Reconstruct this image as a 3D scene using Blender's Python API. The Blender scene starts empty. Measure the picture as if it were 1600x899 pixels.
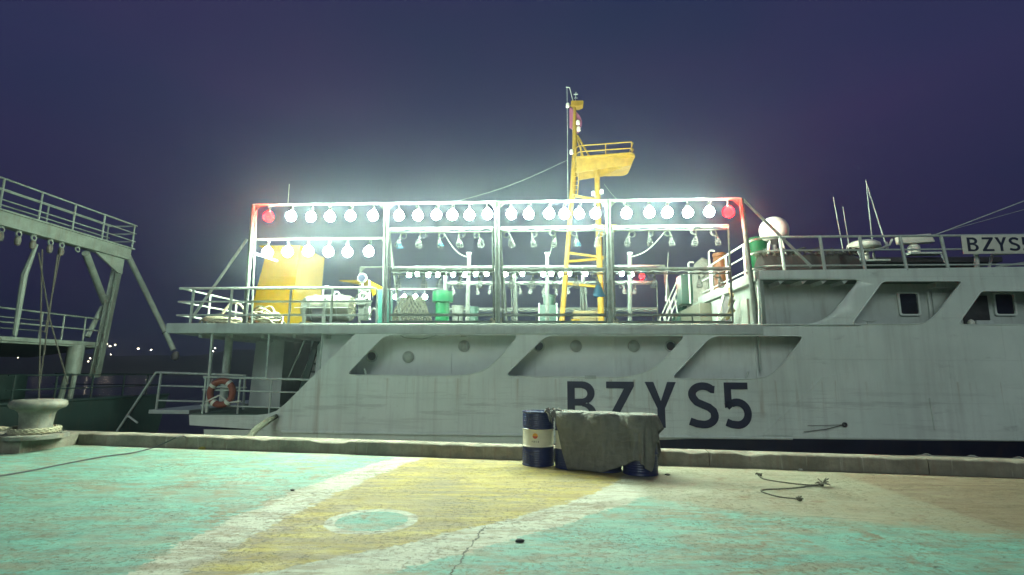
import bpy, bmesh, math, random
import numpy as np
from mathutils import Vector, Matrix, noise as mnoise
R = math.radians
random.seed(7)
sc = bpy.context.scene
C = sc.collection

# ------------------------------------------------------------------ camera
FPX, CX, CY = 800.0, 800.0, 449.5          # focal length and centre in photograph pixels (1600 wide)
PITCH, ROLL, EYE = R(9.3), R(0.38), 1.55
cam_d = bpy.data.cameras.new('camera'); cam = bpy.data.objects.new('camera', cam_d); C.objects.link(cam)
CAMROT = Matrix.Rotation(R(90) + PITCH, 4, 'X') @ Matrix.Rotation(ROLL, 4, 'Z')
cam.matrix_world = Matrix.Translation((0, 0, EYE)) @ CAMROT
cam_d.sensor_width = 36; cam_d.lens = 36 * FPX / 1600
cam_d.clip_start = 0.05; cam_d.clip_end = 3000
sc.camera = cam

# ------------------------------------------------------------------ sky
world = bpy.data.worlds.new('World'); sc.world = world; world.use_nodes = True
wn, wl = world.node_tree.nodes, world.node_tree.links
wn.clear()
wo = wn.new('ShaderNodeOutputWorld'); bg = wn.new('ShaderNodeBackground')
sky = wn.new('ShaderNodeTexSky'); sky.sky_type = 'NISHITA'; sky.sun_disc = False
sky.sun_elevation = R(-3.0); sky.sun_rotation = R(180); sky.ozone_density = 4.0; sky.dust_density = 0.6
SKY_STRENGTH = 0.15
mixn = wn.new('ShaderNodeMix'); mixn.data_type = 'RGBA'; mixn.blend_type = 'MIX'
mixn.inputs['Factor'].default_value = 0.8
wl.new(sky.outputs[0], mixn.inputs[6])
# town glow on thin overcast: broad soft clouds in violet and slate blue
tc = wn.new('ShaderNodeTexCoord'); ns = wn.new('ShaderNodeTexNoise'); ns.inputs['Scale'].default_value = 1.6
ns.inputs['Detail'].default_value = 4; ns.inputs['Roughness'].default_value = 0.45
mp = wn.new('ShaderNodeMapping'); mp.inputs['Scale'].default_value = (1, 1, 2.6)
wl.new(tc.outputs['Generated'], mp.inputs[0]); wl.new(mp.outputs[0], ns.inputs['Vector'])
cr = wn.new('ShaderNodeValToRGB')
cr.color_ramp.elements[0].position = 0.35; cr.color_ramp.elements[0].color = (0.15, 0.225, 0.64, 1)
cr.color_ramp.elements[1].position = 0.68; cr.color_ramp.elements[1].color = (0.29, 0.235, 0.72, 1)
wl.new(ns.outputs['Fac'], cr.inputs[0]); wl.new(cr.outputs[0], mixn.inputs[7])
# the sky is darkest low over the unlit sea
sz = wn.new('ShaderNodeSeparateXYZ'); wl.new(tc.outputs['Generated'], sz.inputs[0])
hr_ = wn.new('ShaderNodeMapRange'); hr_.inputs['From Min'].default_value = 0.0; hr_.inputs['From Max'].default_value = 0.45
hr_.inputs['To Min'].default_value = 0.42; hr_.inputs['To Max'].default_value = 1.0; wl.new(sz.outputs[2], hr_.inputs[0])
mul = wn.new('ShaderNodeMix'); mul.data_type = 'RGBA'; mul.blend_type = 'MULTIPLY'; mul.inputs[0].default_value = 1.0
wl.new(mixn.outputs[2], mul.inputs[6]); wl.new(hr_.outputs[0], mul.inputs[7])
wl.new(mul.outputs[2], bg.inputs['Color']); bg.inputs['Strength'].default_value = SKY_STRENGTH
wl.new(bg.outputs[0], wo.inputs[0])

# ------------------------------------------------------------------ added fill (the one sun lamp, very weak and soft) to brighten the hull
FILL_EL, FILL_AZ = R(24), R(196)           # azimuth clockwise from +Y: behind the camera, a little to the left
md = bpy.data.lights.new('fill_sun', 'SUN'); md.energy = 0.75; md.angle = R(25); md.color = (0.84, 1.0, 0.90)
mo = bpy.data.objects.new('fill_sun', md); C.objects.link(mo)
mdir = Vector((math.sin(FILL_AZ) * math.cos(FILL_EL), math.cos(FILL_AZ) * math.cos(FILL_EL), math.sin(FILL_EL)))
mo.rotation_euler = mdir.to_track_quat('Z', 'Y').to_euler()
# ------------------------------------------------------------------ exposure / render
sc.view_settings.view_transform = 'Standard'; sc.view_settings.look = 'None'
sc.view_settings.exposure = 0.0; sc.view_settings.gamma = 1.0
sc.view_settings.use_curve_mapping = False
cy = sc.cycles
cy.use_denoising = True; cy.use_light_tree = True
cy.max_bounces = 5; cy.diffuse_bounces = 3; cy.glossy_bounces = 2; cy.transmission_bounces = 4
cy.transparent_max_bounces = 12; cy.volume_bounces = 0
cy.sample_clamp_direct = 0; cy.sample_clamp_indirect = 4
cy.pixel_filter_type = 'BLACKMAN_HARRIS'; cy.filter_width = 1.5
cy.caustics_reflective = False; cy.caustics_refractive = False
LAMP_L = 560.0                             # radiance of a lit fishing lamp
HAZE = 0.0019

# ------------------------------------------------------------------ frames of reference
def ray(px, py):
    d = Vector(((px - CX) / FPX, -(py - CY) / FPX, -1.0))
    return (CAMROT.to_3x3() @ d)
EYEP = Vector((0, 0, EYE))
SHIP_YAW = R(-3.4); SHIP_O = Vector((0, 11.9, 0))
SHIP = Matrix.Translation(SHIP_O) @ Matrix.Rotation(SHIP_YAW, 4, 'Z'); SHIPI = SHIP.inverted()
KERB_YAW = R(-9.5)
def ground(px, py, z=0.0):
    d = ray(px, py); t = (z - EYE) / d.z
    return EYEP + d * t
def S(px, py, w=0.0):
    """point of the ship, in ship axes (u along, w inboard, z up), on the plane w"""
    o = SHIPI @ EYEP; d = SHIPI.to_3x3() @ ray(px, py)
    t = (w - o.y) / d.y
    return o + d * t
def T(px, py, u):
    o = SHIPI @ EYEP; d = SHIPI.to_3x3() @ ray(px, py)
    t = (u - o.x) / d.x
    return o + d * t
KERB_P = ground(860, 721)
KERB = Matrix.Translation(KERB_P) @ Matrix.Rotation(KERB_YAW, 4, 'Z'); KERBI = KERB.inverted()

# ------------------------------------------------------------------ materials
M = {}
def nodes(name):
    m = bpy.data.materials.new(name); m.use_nodes = True; M[name] = m
    nt = m.node_tree; b = nt.nodes['Principled BSDF']
    return m, nt, b
def N(nt, t, **kw):
    n = nt.nodes.new(t)
    for k, v in kw.items():
        if k in n.inputs: n.inputs[k].default_value = v
        else: setattr(n, k, v)
    return n
def ramp(nt, src, p0, p1, c0=(0,0,0,1), c1=(1,1,1,1)):
    r = nt.nodes.new('ShaderNodeValToRGB')
    r.color_ramp.elements[0].position = p0; r.color_ramp.elements[0].color = c0
    r.color_ramp.elements[1].position = p1; r.color_ramp.elements[1].color = c1
    nt.links.new(src, r.inputs[0]); return r.outputs[0]
def mix(nt, fac, a, b, mode='MIX'):
    n = nt.nodes.new('ShaderNodeMix'); n.data_type = 'RGBA'; n.blend_type = mode
    for sock, v in ((n.inputs[0], fac), (n.inputs[6], a), (n.inputs[7], b)):
        if hasattr(v, 'is_linked'): nt.links.new(v, sock)
        elif isinstance(v, (int, float)): sock.default_value = v
        else: sock.default_value = (*v, 1) if len(v) == 3 else v
    return n.outputs[2]
def math_(nt, op, a, b=None, clamp=False):
    n = nt.nodes.new('ShaderNodeMath'); n.operation = op; n.use_clamp = clamp
    for i, v in enumerate((a, b)):
        if v is None: continue
        if hasattr(v, 'is_linked'): nt.links.new(v, n.inputs[i])
        else: n.inputs[i].default_value = v
    return n.outputs[0]
def coord(nt, scale=(1,1,1), loc=(0,0,0)):
    t = nt.nodes.new('ShaderNodeTexCoord'); m = nt.nodes.new('ShaderNodeMapping')
    m.inputs['Scale'].default_value = scale; m.inputs['Location'].default_value = loc
    nt.links.new(t.outputs['Object'], m.inputs[0]); return m.outputs[0]
def tnoise(nt, vec, scale, detail=4, rough=0.55, dist=0.0):
    n = N(nt, 'ShaderNodeTexNoise', Scale=scale, Detail=detail, Roughness=rough, Distortion=dist)
    nt.links.new(vec, n.inputs['Vector']); return n.outputs['Fac']
def bump(nt, b, h, strength, dist=0.02):
    n = N(nt, 'ShaderNodeBump', Strength=strength, Distance=dist)
    nt.links.new(h, n.inputs['Height']); nt.links.new(n.outputs[0], b.inputs['Normal'])
def paint(name, col, rough=0.5, var=0.25, scale=4.0, dirt=0.0, dirtcol=(0.12,0.075,0.04), metal=0.0, bmp=0.15, streak=True):
    m, nt, b = nodes(name)
    v = coord(nt)
    n1 = tnoise(nt, v, scale, 6, 0.6)
    c = mix(nt, ramp(nt, n1, 0.3, 0.75), tuple(x * (1 - var) for x in col), tuple(min(1, x * (1 + var * 0.5)) for x in col))
    if dirt > 0:
        vs = coord(nt, (5, 5, 0.5) if streak else (1, 1, 1), (3.1, 1.7, 0.4))
        n2 = tnoise(nt, vs, scale * 0.7, 5, 0.65)
        n3 = tnoise(nt, v, scale * 0.35, 3)
        f = math_(nt, 'MULTIPLY', ramp(nt, n2, 0.52, 0.78), ramp(nt, n3, 0.35, 0.65))
        f = math_(nt, 'MULTIPLY', f, dirt)
        c = mix(nt, f, c, dirtcol)
    nt.links.new(c, b.inputs['Base Color'])
    nt.links.new(ramp(nt, n1, 0.2, 0.8, (rough*0.8,)*3+(1,), (min(1, rough*1.2),)*3+(1,)), b.inputs['Roughness'])
    b.inputs['Metallic'].default_value = metal
    bump(nt, b, tnoise(nt, v, scale * 6, 4), bmp, 0.01)
    return m
def dull(name, spec):
    M[name].node_tree.nodes['Principled BSDF'].inputs['Specular IOR Level'].default_value = spec
def emit(name, col, strength):
    m, nt, b = nodes(name)
    nt.nodes.remove(b); e = N(nt, 'ShaderNodeEmission', Strength=strength); e.inputs['Color'].default_value = (*col, 1)
    nt.links.new(e.outputs[0], nt.nodes['Material Output'].inputs['Surface']); return m

paint('white_pipe', (0.50, 0.56, 0.51), 0.4, 0.25, 7, 0.6)
paint('white_wall', (0.72, 0.77, 0.73), 0.5, 0.12, 2.0, 0.35)
paint('cover_paint', (0.38, 0.42, 0.38), 0.5, 0.3, 6, 0.8)
paint('house_wall_dimmed', (0.26, 0.30, 0.27), 0.5, 0.2, 2.0, 0.6)  # white wall paint darkened where the gantry lamps would blow it out
paint('dimmed_grey', (0.13, 0.15, 0.135), 0.42, 0.35, 7, 0.6)  # pipe paint darkened to offset the strong light of nearby lamps
paint('raft_shell_dimmed', (0.10, 0.105, 0.08), 0.35, 0.2, 3, 0.5)  # canister white darkened against the glare of the near lamps
paint('grey_wall', (0.55, 0.60, 0.57), 0.5, 0.15, 2.0, 0.5)
paint('deck_edge', (0.50, 0.56, 0.52), 0.5, 0.2, 2.2, 0.45)
paint('yellow_paint', (0.145, 0.096, 0.0), 0.45, 0.14, 2.5, 0.5, (0.25, 0.10, 0.02))
paint('mast_yellow', (0.24, 0.15, 0.02), 0.5, 0.3, 5, 0.7, (0.22, 0.10, 0.03))
paint('green_bright', (0.002, 0.06, 0.022), 0.4, 0.2, 4, 0.4)
paint('green_dark', (0.006, 0.05, 0.035), 0.5, 0.25, 4, 0.5)
paint('teal_box', (0.012, 0.08, 0.065), 0.5, 0.25, 5, 0.5)
paint('orange_plastic', (0.13, 0.042, 0.008), 0.45, 0.2, 5, 0.3)
paint('tan_wood', (0.20, 0.16, 0.07), 0.7, 0.35, 6, 0.5)
paint('dark_metal', (0.05, 0.05, 0.055), 0.5, 0.4, 8, 0.3)
paint('dark_glass', (0.015, 0.018, 0.03), 0.12, 0.2, 3, 0, bmp=0.02)
paint('boot_navy', (0.010, 0.012, 0.035), 0.5, 0.3, 1.5, 0.3)
paint('navy_print', (0.012, 0.016, 0.05), 0.55, 0.35, 6, 0.2, (0.1, 0.1, 0.1))
paint('deck_floor', (0.10, 0.16, 0.12), 0.7, 0.4, 3, 0.5, streak=False)
paint('rope', (0.45, 0.42, 0.30), 0.9, 0.5, 25, 0.5, (0.15, 0.12, 0.06), streak=False, bmp=0.6)
paint('rope_dark', (0.12, 0.115, 0.09), 0.9, 0.5, 25, 0.4, (0.05, 0.04, 0.03), streak=False, bmp=0.6)
paint('blue_rag', (0.01, 0.13, 0.24), 0.8, 0.3, 12)
paint('cable', (0.36, 0.42, 0.38), 0.5, 0.3, 10)
paint('cable_black', (0.03, 0.035, 0.035), 0.6, 0.3, 10)
paint('canister_white', (0.72, 0.72, 0.62), 0.35, 0.12, 3, 0.35)
paint('ring_red', (0.26, 0.065, 0.04), 0.6, 0.3, 8, 0.3)
paint('drum_blue', (0.007, 0.014, 0.085), 0.38, 0.3, 5, 0.4)
paint('drum_white', (0.62, 0.60, 0.48), 0.45, 0.15, 5, 0.3)
paint('logo_red', (0.50, 0.06, 0.02), 0.5, 0.1, 6)
paint('logo_yellow', (0.70, 0.36, 0.03), 0.5, 0.1, 6)
paint('iron_grey', (0.21, 0.21, 0.175), 0.65, 0.6, 4, 1.0, (0.30, 0.15, 0.03), bmp=.6)
paint('rubber', (0.045, 0.045, 0.045), 0.75, 0.4, 4, 0.3)
paint('radome', (0.70, 0.71, 0.64), 0.45, 0.08, 3)
paint('flag_cloth', (0.22, 0.06, 0.12), 0.8, 0.3, 6)
paint('gantry', (0.25, 0.30, 0.255), 0.5, 0.3, 3, 0.8, (0.16, 0.10, 0.05))
paint('hull_green', (0.008, 0.028, 0.024), 0.55, 0.3, 2, 0.4)
paint('rock', (0.09, 0.085, 0.07), 0.9, 0.5, 20)
paint('gold_scrap', (0.45, 0.36, 0.05), 0.5, 0.3, 20)
paint('hill', (0.02, 0.025, 0.02), 1.0, 0.5, 0.05)
paint('netting', (0.07, 0.075, 0.05), 0.9, 0.4, 20)
paint('net_dark', (0.014, 0.016, 0.014), 0.9, 0.4, 14, bmp=0.8)
dull('yellow_paint', 0.03)
for k_ in ('mast_yellow', 'green_bright', 'teal_box', 'house_wall_dimmed', 'raft_shell_dimmed', 'rope', 'dimmed_grey'): dull(k_, 0.12)
emit('lamp_white', (0.78, 1.0, 0.78), LAMP_L)
emit('lamp_red', (1.0, 0.0005, 0.0006), 380.0)
emit('shore_glow', (1.0, 0.85, 0.6), 28.0)
m, nt, b = nodes('clear_glass'); b.inputs['Base Color'].default_value = (0.9, 0.95, 0.9, 1)
b.inputs['Roughness'].default_value = 0.08; b.inputs['Alpha'].default_value = 0.22

# hull paint: plating welds, streaks, scuffs
m, nt, b = nodes('hull_paint')
v = coord(nt)
n1 = tnoise(nt, v, 0.9, 6, 0.6)
c = mix(nt, ramp(nt, n1, 0.3, 0.72), (0.66, 0.74, 0.67), (0.76, 0.83, 0.76))
vs = coord(nt, (2.6, 2.6, 0.16), (3, 1, 0.2)); st = tnoise(nt, vs, 1.7, 6, 0.62)
c = mix(nt, math_(nt, 'MULTIPLY', ramp(nt, st, 0.48, 0.75), 0.45), c, (0.42, 0.43, 0.40))
vs2 = coord(nt, (7, 7, 0.35), (1, 5, 0.8)); st2 = tnoise(nt, vs2, 1.1, 5, 0.6)
patch = ramp(nt, tnoise(nt, v, 0.55, 3), 0.5, 0.66)
c = mix(nt, math_(nt, 'MULTIPLY', math_(nt, 'MULTIPLY', ramp(nt, st2, 0.55, 0.72), patch), 0.6), c, (0.30, 0.22, 0.14))
sm = tnoise(nt, coord(nt, (0.7, 1, 2.4), (9, 2, 4)), 1.5, 7, 0.7)
c = mix(nt, math_(nt, 'MULTIPLY', ramp(nt, sm, 0.60, 0.72), 0.45), c, (0.20, 0.21, 0.20))
sc2 = tnoise(nt, coord(nt, (0.22, 1, 3.2), (2, 2, 7)), 2.4, 8, 0.72)
lowz = N(nt, 'ShaderNodeSeparateXYZ'); nt.links.new(v, lowz.inputs[0])
band = math_(nt, 'SUBTRACT', 1.0, math_(nt, 'MULTIPLY', math_(nt, 'ABSOLUTE', math_(nt, 'SUBTRACT', lowz.outputs[2], 0.75)), 1.3), True)
c = mix(nt, math_(nt, 'MULTIPLY', math_(nt, 'MULTIPLY', ramp(nt, sc2, 0.53, 0.60), band), 0.35), c, (0.27, 0.28, 0.26))
c = mix(nt, math_(nt, 'MULTIPLY', ramp(nt, tnoise(nt, v, 0.35, 4, 0.6), 0.42, 0.62), 0.30), c, (0.42, 0.47, 0.43))
chip = ramp(nt, tnoise(nt, v, 14, 6, 0.7), 0.66, 0.72)
c = mix(nt, math_(nt, 'MULTIPLY', chip, 0.5), c, (0.20, 0.12, 0.07))
HULLC = c
b.inputs['Roughness'].default_value = 0.5
br = N(nt, 'ShaderNodeTexBrick', Scale=1.0); br.inputs['Mortar Size'].default_value = 0.006
br.inputs['Brick Width'].default_value = 2.4; br.inputs['Row Height'].default_value = 0.93
br.inputs['Color1'].default_value = (0,0,0,1); br.inputs['Color2'].default_value = (0,0,0,1); br.inputs['Mortar'].default_value = (1,1,1,1)
sx = N(nt, 'ShaderNodeSeparateXYZ'); nt.links.new(coord(nt), sx.inputs[0])
cx = N(nt, 'ShaderNodeCombineXYZ'); nt.links.new(sx.outputs[0], cx.inputs[0]); nt.links.new(sx.outputs[2], cx.inputs[1])
nt.links.new(cx.outputs[0], br.inputs['Vector'])
c = mix(nt, math_(nt, 'MULTIPLY', br.outputs['Color'], 0.22), HULLC, (0.33, 0.36, 0.33))
# rust runs below the openings
run = ramp(nt, tnoise(nt, coord(nt, (5.0, 0, 0.12), (0.3, 0, 0)), 1.6, 4, 0.6), 0.56, 0.70)
zz_ = math_(nt, 'MULTIPLY', math_(nt, 'SUBTRACT', sx.outputs[2], 0.55), 1.25, True)
below = math_(nt, 'MULTIPLY', math_(nt, 'SUBTRACT', 1.40, sx.outputs[2]), 30.0, True)
c = mix(nt, math_(nt, 'MULTIPLY', math_(nt, 'MULTIPLY', math_(nt, 'MULTIPLY', run, zz_), below), 0.55), c, (0.34, 0.27, 0.18))
nt.links.new(c, b.inputs['Base Color'])
h = math_(nt, 'ADD', math_(nt, 'MULTIPLY', br.outputs['Color'], 0.35), math_(nt, 'MULTIPLY', tnoise(nt, v, 2.2, 3), 0.8))
h = math_(nt, 'ADD', h, math_(nt, 'MULTIPLY', tnoise(nt, v, 30, 4), 0.08))
bump(nt, b, h, 0.5, 0.03)

# tarpaulin
m, nt, b = nodes('tarpaulin')
v = coord(nt); n1 = tnoise(nt, v, 3.0, 8, 0.65, 0.6); n2 = tnoise(nt, v, 11, 6, 0.7)
c = mix(nt, ramp(nt, n1, 0.32, 0.7), (0.085, 0.085, 0.075), (0.135, 0.135, 0.118))
c = mix(nt, math_(nt, 'MULTIPLY', ramp(nt, n2, 0.52, 0.75), 0.15), c, (0.20, 0.20, 0.17))
nt.links.new(c, b.inputs['Base Color']); b.inputs['Roughness'].default_value = 0.8
def crease(sc, rot, off):
    cv = coord(nt, sc, off); cv.node.inputs['Rotation'].default_value = rot
    cn = tnoise(nt, cv, 2.2, 3, 0.5, 0.4)
    return math_(nt, 'SUBTRACT', 1.0, math_(nt, 'MULTIPLY', math_(nt, 'ABSOLUTE', math_(nt, 'SUBTRACT', cn, 0.5)), 9.0), True)
k1 = crease((2.2, 2.2, .6), (0, .5, 0), (1, 2, 3)); k2 = crease((1.1, 1.1, 2.4), (0, -.7, .3), (5, 2, 1)); k3 = crease((3.5, 3.5, 1.2), (0, .15, 0), (3, 8, 4))
kk_ = math_(nt, 'ADD', math_(nt, 'ADD', k1, math_(nt, 'MULTIPLY', k2, .8)), math_(nt, 'MULTIPLY', k3, .5))
bump(nt, b, math_(nt, 'ADD', math_(nt, 'MULTIPLY', kk_, .8), math_(nt, 'MULTIPLY', n2, 0.12)), 0.4, 0.04)
c = mix(nt, math_(nt, 'MULTIPLY', kk_, 0.10), c, (0.34, 0.34, 0.29)); nt.links.new(c, b.inputs['Base Color'])   # creases paler

# weathered concrete of the kerb
m, nt, b = nodes('concrete')
v = coord(nt); n1 = tnoise(nt, v, 2.5, 8, 0.65); n2 = tnoise(nt, v, 18, 6, 0.7)
c = mix(nt, ramp(nt, n1, 0.3, 0.7), (0.12, 0.11, 0.085), (0.28, 0.265, 0.205))
vs = coord(nt, (6, 6, 0.6)); s1 = tnoise(nt, vs, 1.6, 5, 0.6)
c = mix(nt, math_(nt, 'MULTIPLY', ramp(nt, s1, 0.5, 0.75), 0.6), c, (0.17, 0.10, 0.06))
vs = coord(nt, (9, 9, 0.8), (4, 4, 1)); s2 = tnoise(nt, vs, 1.6, 5, 0.6)
c = mix(nt, math_(nt, 'MULTIPLY', ramp(nt, s2, 0.62, 0.72), 0.6), c, (0.42, 0.42, 0.36))
nt.links.new(c, b.inputs['Base Color']); b.inputs['Roughness'].default_value = 0.85
bump(nt, b, math_(nt, 'ADD', n1, math_(nt, 'MULTIPLY', n2, 0.6)), 0.6, 0.03)

# water
m, nt, b = nodes('sea_water')
b.inputs['Base Color'].default_value = (0.006, 0.009, 0.014, 1); b.inputs['Roughness'].default_value = 0.12
bump(nt, b, tnoise(nt, coord(nt, (1, 1.6, 1)), 2.2, 5, 0.6), 0.5, 0.15)

# painted quay
def edge(pts, deg=2):
    P = [ground(*p) for p in pts]
    return np.polyfit([p.y for p in P], [p.x for p in P], deg)
E1 = edge([(193,899),(290,847),(396,792),(513,750),(630,712)])
E2 = edge([(293,899),(416,823),(547,763),(640,723)])
E3 = edge([(480,880),(646.6,846.6),(780,813),(880,790),(946,760),(975,745)])
E4 = edge([(560,905),(630,890),(713,870),(813,840),(896,813),(963,791.6),(1030,768)])
Pb = [ground(*p) for p in [(990,783),(1120,792),(1240,808),(1360,824),(1600,836)]]
EB = np.polyfit([p.x for p in Pb], [p.y for p in Pb], 2)
cc = ground(581, 814); rc_o = (ground(652, 815) - ground(507, 815)).length / 2; rc_i = (ground(635, 815) - ground(523, 815)).length / 2
m, nt, b = nodes('quay_paint')
v = coord(nt); sx = N(nt, 'ShaderNodeSeparateXYZ'); nt.links.new(v, sx.inputs[0]); X, Y = sx.outputs[0], sx.outputs[1]
wob = math_(nt, 'MULTIPLY', math_(nt, 'SUBTRACT', tnoise(nt, v, 2.5, 8, 0.7), 0.5), 0.5)
Xw = math_(nt, 'ADD', X, wob)
def side(co, xx=None):
    xx = xx or Xw
    f = float(co[0])
    acc = None
    for k in co[1:]:
        acc = math_(nt, 'MULTIPLY', Y, f if acc is None else acc)
        acc = math_(nt, 'ADD', acc, float(k))
    d = math_(nt, 'SUBTRACT', xx, acc)
    rag = math_(nt, 'ADD', math_(nt, 'MULTIPLY', d, 9.0), math_(nt, 'MULTIPLY', math_(nt, 'SUBTRACT', ragn, 0.5), 3.2))
    return math_(nt, 'ADD', math_(nt, 'MULTIPLY', rag, 2.2), 0.5, True)
ragn = tnoise(nt, v, 13, 9, 0.75)
m1, m2, m3, m4 = side(E1), side(E2), side(E3), side(E4)
big = tnoise(nt, v, 0.7, 5, 0.6); mid = tnoise(nt, v, 4.0, 8, 0.68); fine = tnoise(nt, v, 26, 8, 0.72)
strk = tnoise(nt, coord(nt, (0.7, 2.6, 1), (2, 5, 0)), 2.6, 9, 0.7)
strk2 = tnoise(nt, coord(nt, (0.35, 3.4, 1), (7, 1, 0)), 1.6, 8, 0.66)
TEAL_A, TEAL_B = (0.07, 0.25, 0.205), (0.15, 0.395, 0.335)
teal = mix(nt, ramp(nt, mid, 0.35, 0.65), TEAL_A, TEAL_B)
white = mix(nt, ramp(nt, mid, 0.3, 0.7), (0.34, 0.35, 0.28), (0.52, 0.54, 0.45))
yel = mix(nt, ramp(nt, strk2, 0.40, 0.60), (0.25, 0.185, 0.045), (0.40, 0.30, 0.025))
conc = mix(nt, ramp(nt, mid, 0.35, 0.65), (0.13, 0.095, 0.055), (0.25, 0.21, 0.135))
c = mix(nt, m1, teal, white); c = mix(nt, m2, c, yel); c = mix(nt, m3, c, white); c = mix(nt, m4, c, teal)
# ringed disc
dx = math_(nt, 'SUBTRACT', X, cc.x); dy = math_(nt, 'SUBTRACT', Y, cc.y)
rr = math_(nt, 'SQRT', math_(nt, 'ADD', math_(nt, 'MULTIPLY', dx, dx), math_(nt, 'MULTIPLY', dy, dy)))
rr = math_(nt, 'ADD', rr, math_(nt, 'MULTIPLY', wob, 0.25))
inO = math_(nt, 'MULTIPLY', math_(nt, 'SUBTRACT', rc_o, rr), 40.0, True)
inI = math_(nt, 'MULTIPLY', math_(nt, 'SUBTRACT', rc_i, rr), 60.0, True)
c = mix(nt, inO, c, white); c = mix(nt, inI, c, mix(nt, 0.35, teal, (0.05, 0.2, 0.15)))
# bare area at the far right, scuffed margin along the kerb
eb = math_(nt, 'ADD', math_(nt, 'MULTIPLY', math_(nt, 'ADD', math_(nt, 'MULTIPLY', X, float(EB[0])), float(EB[1])), X), float(EB[2]))
bare = math_(nt, 'ADD', math_(nt, 'MULTIPLY', math_(nt, 'ADD', math_(nt, 'SUBTRACT', Y, eb), math_(nt, 'MULTIPLY', wob, 2.2)), 3.5), 0.35, True)
gx = math_(nt, 'ADD', math_(nt, 'MULTIPLY', math_(nt, 'SUBTRACT', X, float(ground(1000, 770).x)), 3.0), 0.5, True)
bare = math_(nt, 'MULTIPLY', bare, gx)
pale = mix(nt, ramp(nt, strk, 0.4, 0.62), (0.19, 0.185, 0.125), (0.30, 0.33, 0.24))
lx = ground(1308, 740); ly = ground(1460, 790)
nv = Vector((-(ly.y - lx.y), ly.x - lx.x)).normalized()
if nv.x < 0: nv = -nv
dd = math_(nt, 'SUBTRACT', math_(nt, 'ADD', math_(nt, 'MULTIPLY', X, nv.x), math_(nt, 'MULTIPLY', Y, nv.y)), nv.x * lx.x + nv.y * lx.y)
brown_shade = math_(nt, 'ADD', math_(nt, 'MULTIPLY', dd, 9.0), 0.5, True)  # brown bare concrete plus the ship's cast shadow painted in, sharp diagonal edge
c = mix(nt, bare, c, mix(nt, brown_shade, pale, mix(nt, ramp(nt, strk, 0.35, 0.65), (0.13, 0.095, 0.055), (0.21, 0.165, 0.10))))
kd = KERBI
dk = math_(nt, 'ADD', math_(nt, 'ADD', math_(nt, 'MULTIPLY', X, kd[1][0]), math_(nt, 'MULTIPLY', Y, kd[1][1])), kd[1][3])
marg = math_(nt, 'ADD', math_(nt, 'MULTIPLY', math_(nt, 'ADD', dk, math_(nt, 'MULTIPLY', wob, 3.0)), 2.2), 1.0, True)
c = mix(nt, math_(nt, 'MULTIPLY', marg, 0.6), c, mix(nt, ramp(nt, strk, 0.4, 0.6), (0.30, 0.26, 0.16), (0.42, 0.42, 0.31)))
# wear: scuffed streaks, chips down to concrete, dark pits
wear = math_(nt, 'MULTIPLY', ramp(nt, strk, 0.45, 0.555), ramp(nt, big, 0.30, 0.54))
c = mix(nt, math_(nt, 'MULTIPLY', wear, 0.7), c, conc)
flk = math_(nt, 'MULTIPLY', ramp(nt, tnoise(nt, coord(nt, (1, 1.6, 1), (8, 2, 0)), 2.4, 10, 0.72), 0.555, 0.575), ramp(nt, tnoise(nt, v, 0.45, 4, 0.6), 0.45, 0.58))
c = mix(nt, math_(nt, 'MULTIPLY', flk, 0.85), c, (0.17, 0.125, 0.07))
dust = math_(nt, 'MULTIPLY', ramp(nt, strk2, 0.42, 0.62), 0.16)
c = mix(nt, dust, c, (0.40, 0.37, 0.25))
chips = math_(nt, 'MULTIPLY', ramp(nt, tnoise(nt, v, 17, 9, 0.74), 0.54, 0.575), ramp(nt, tnoise(nt, v, 1.1, 6, 0.7), 0.43, 0.56))
c = mix(nt, math_(nt, 'MULTIPLY', chips, 0.75), c, (0.19, 0.155, 0.09))
pits = ramp(nt, tnoise(nt, coord(nt, (1, 1.5, 1), (3, 8, 0)), 9, 7, 0.68), 0.60, 0.62)
pits = math_(nt, 'MULTIPLY', pits, ramp(nt, tnoise(nt, coord(nt, (1,1,1), (5,9,0)), 1.3, 5, 0.65), 0.42, 0.60))
c = mix(nt, math_(nt, 'MULTIPLY', pits, 0.85), c, (0.05, 0.05, 0.03))
spk = ramp(nt, tnoise(nt, v, 60, 3, 0.6), 0.60, 0.66)
c = mix(nt, math_(nt, 'MULTIPLY', math_(nt, 'MULTIPLY', spk, ramp(nt, tnoise(nt, v, 0.9, 4, 0.6), 0.42, 0.62)), 0.45), c, (0.10, 0.10, 0.07))
# grime: broad dark stains and faint tyre scuffs
c = mix(nt, math_(nt, 'MULTIPLY', ramp(nt, tnoise(nt, coord(nt, (1, 1, 1), (11, 3, 0)), 0.55, 7, 0.66), 0.52, 0.70), 0.28), c, (0.14, 0.13, 0.08))
c = mix(nt, math_(nt, 'MULTIPLY', ramp(nt, tnoise(nt, coord(nt, (1, 1, 1), (31, 13, 0)), 0.8, 7, 0.66), 0.54, 0.70), 0.22), c, (0.42, 0.44, 0.35))
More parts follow.
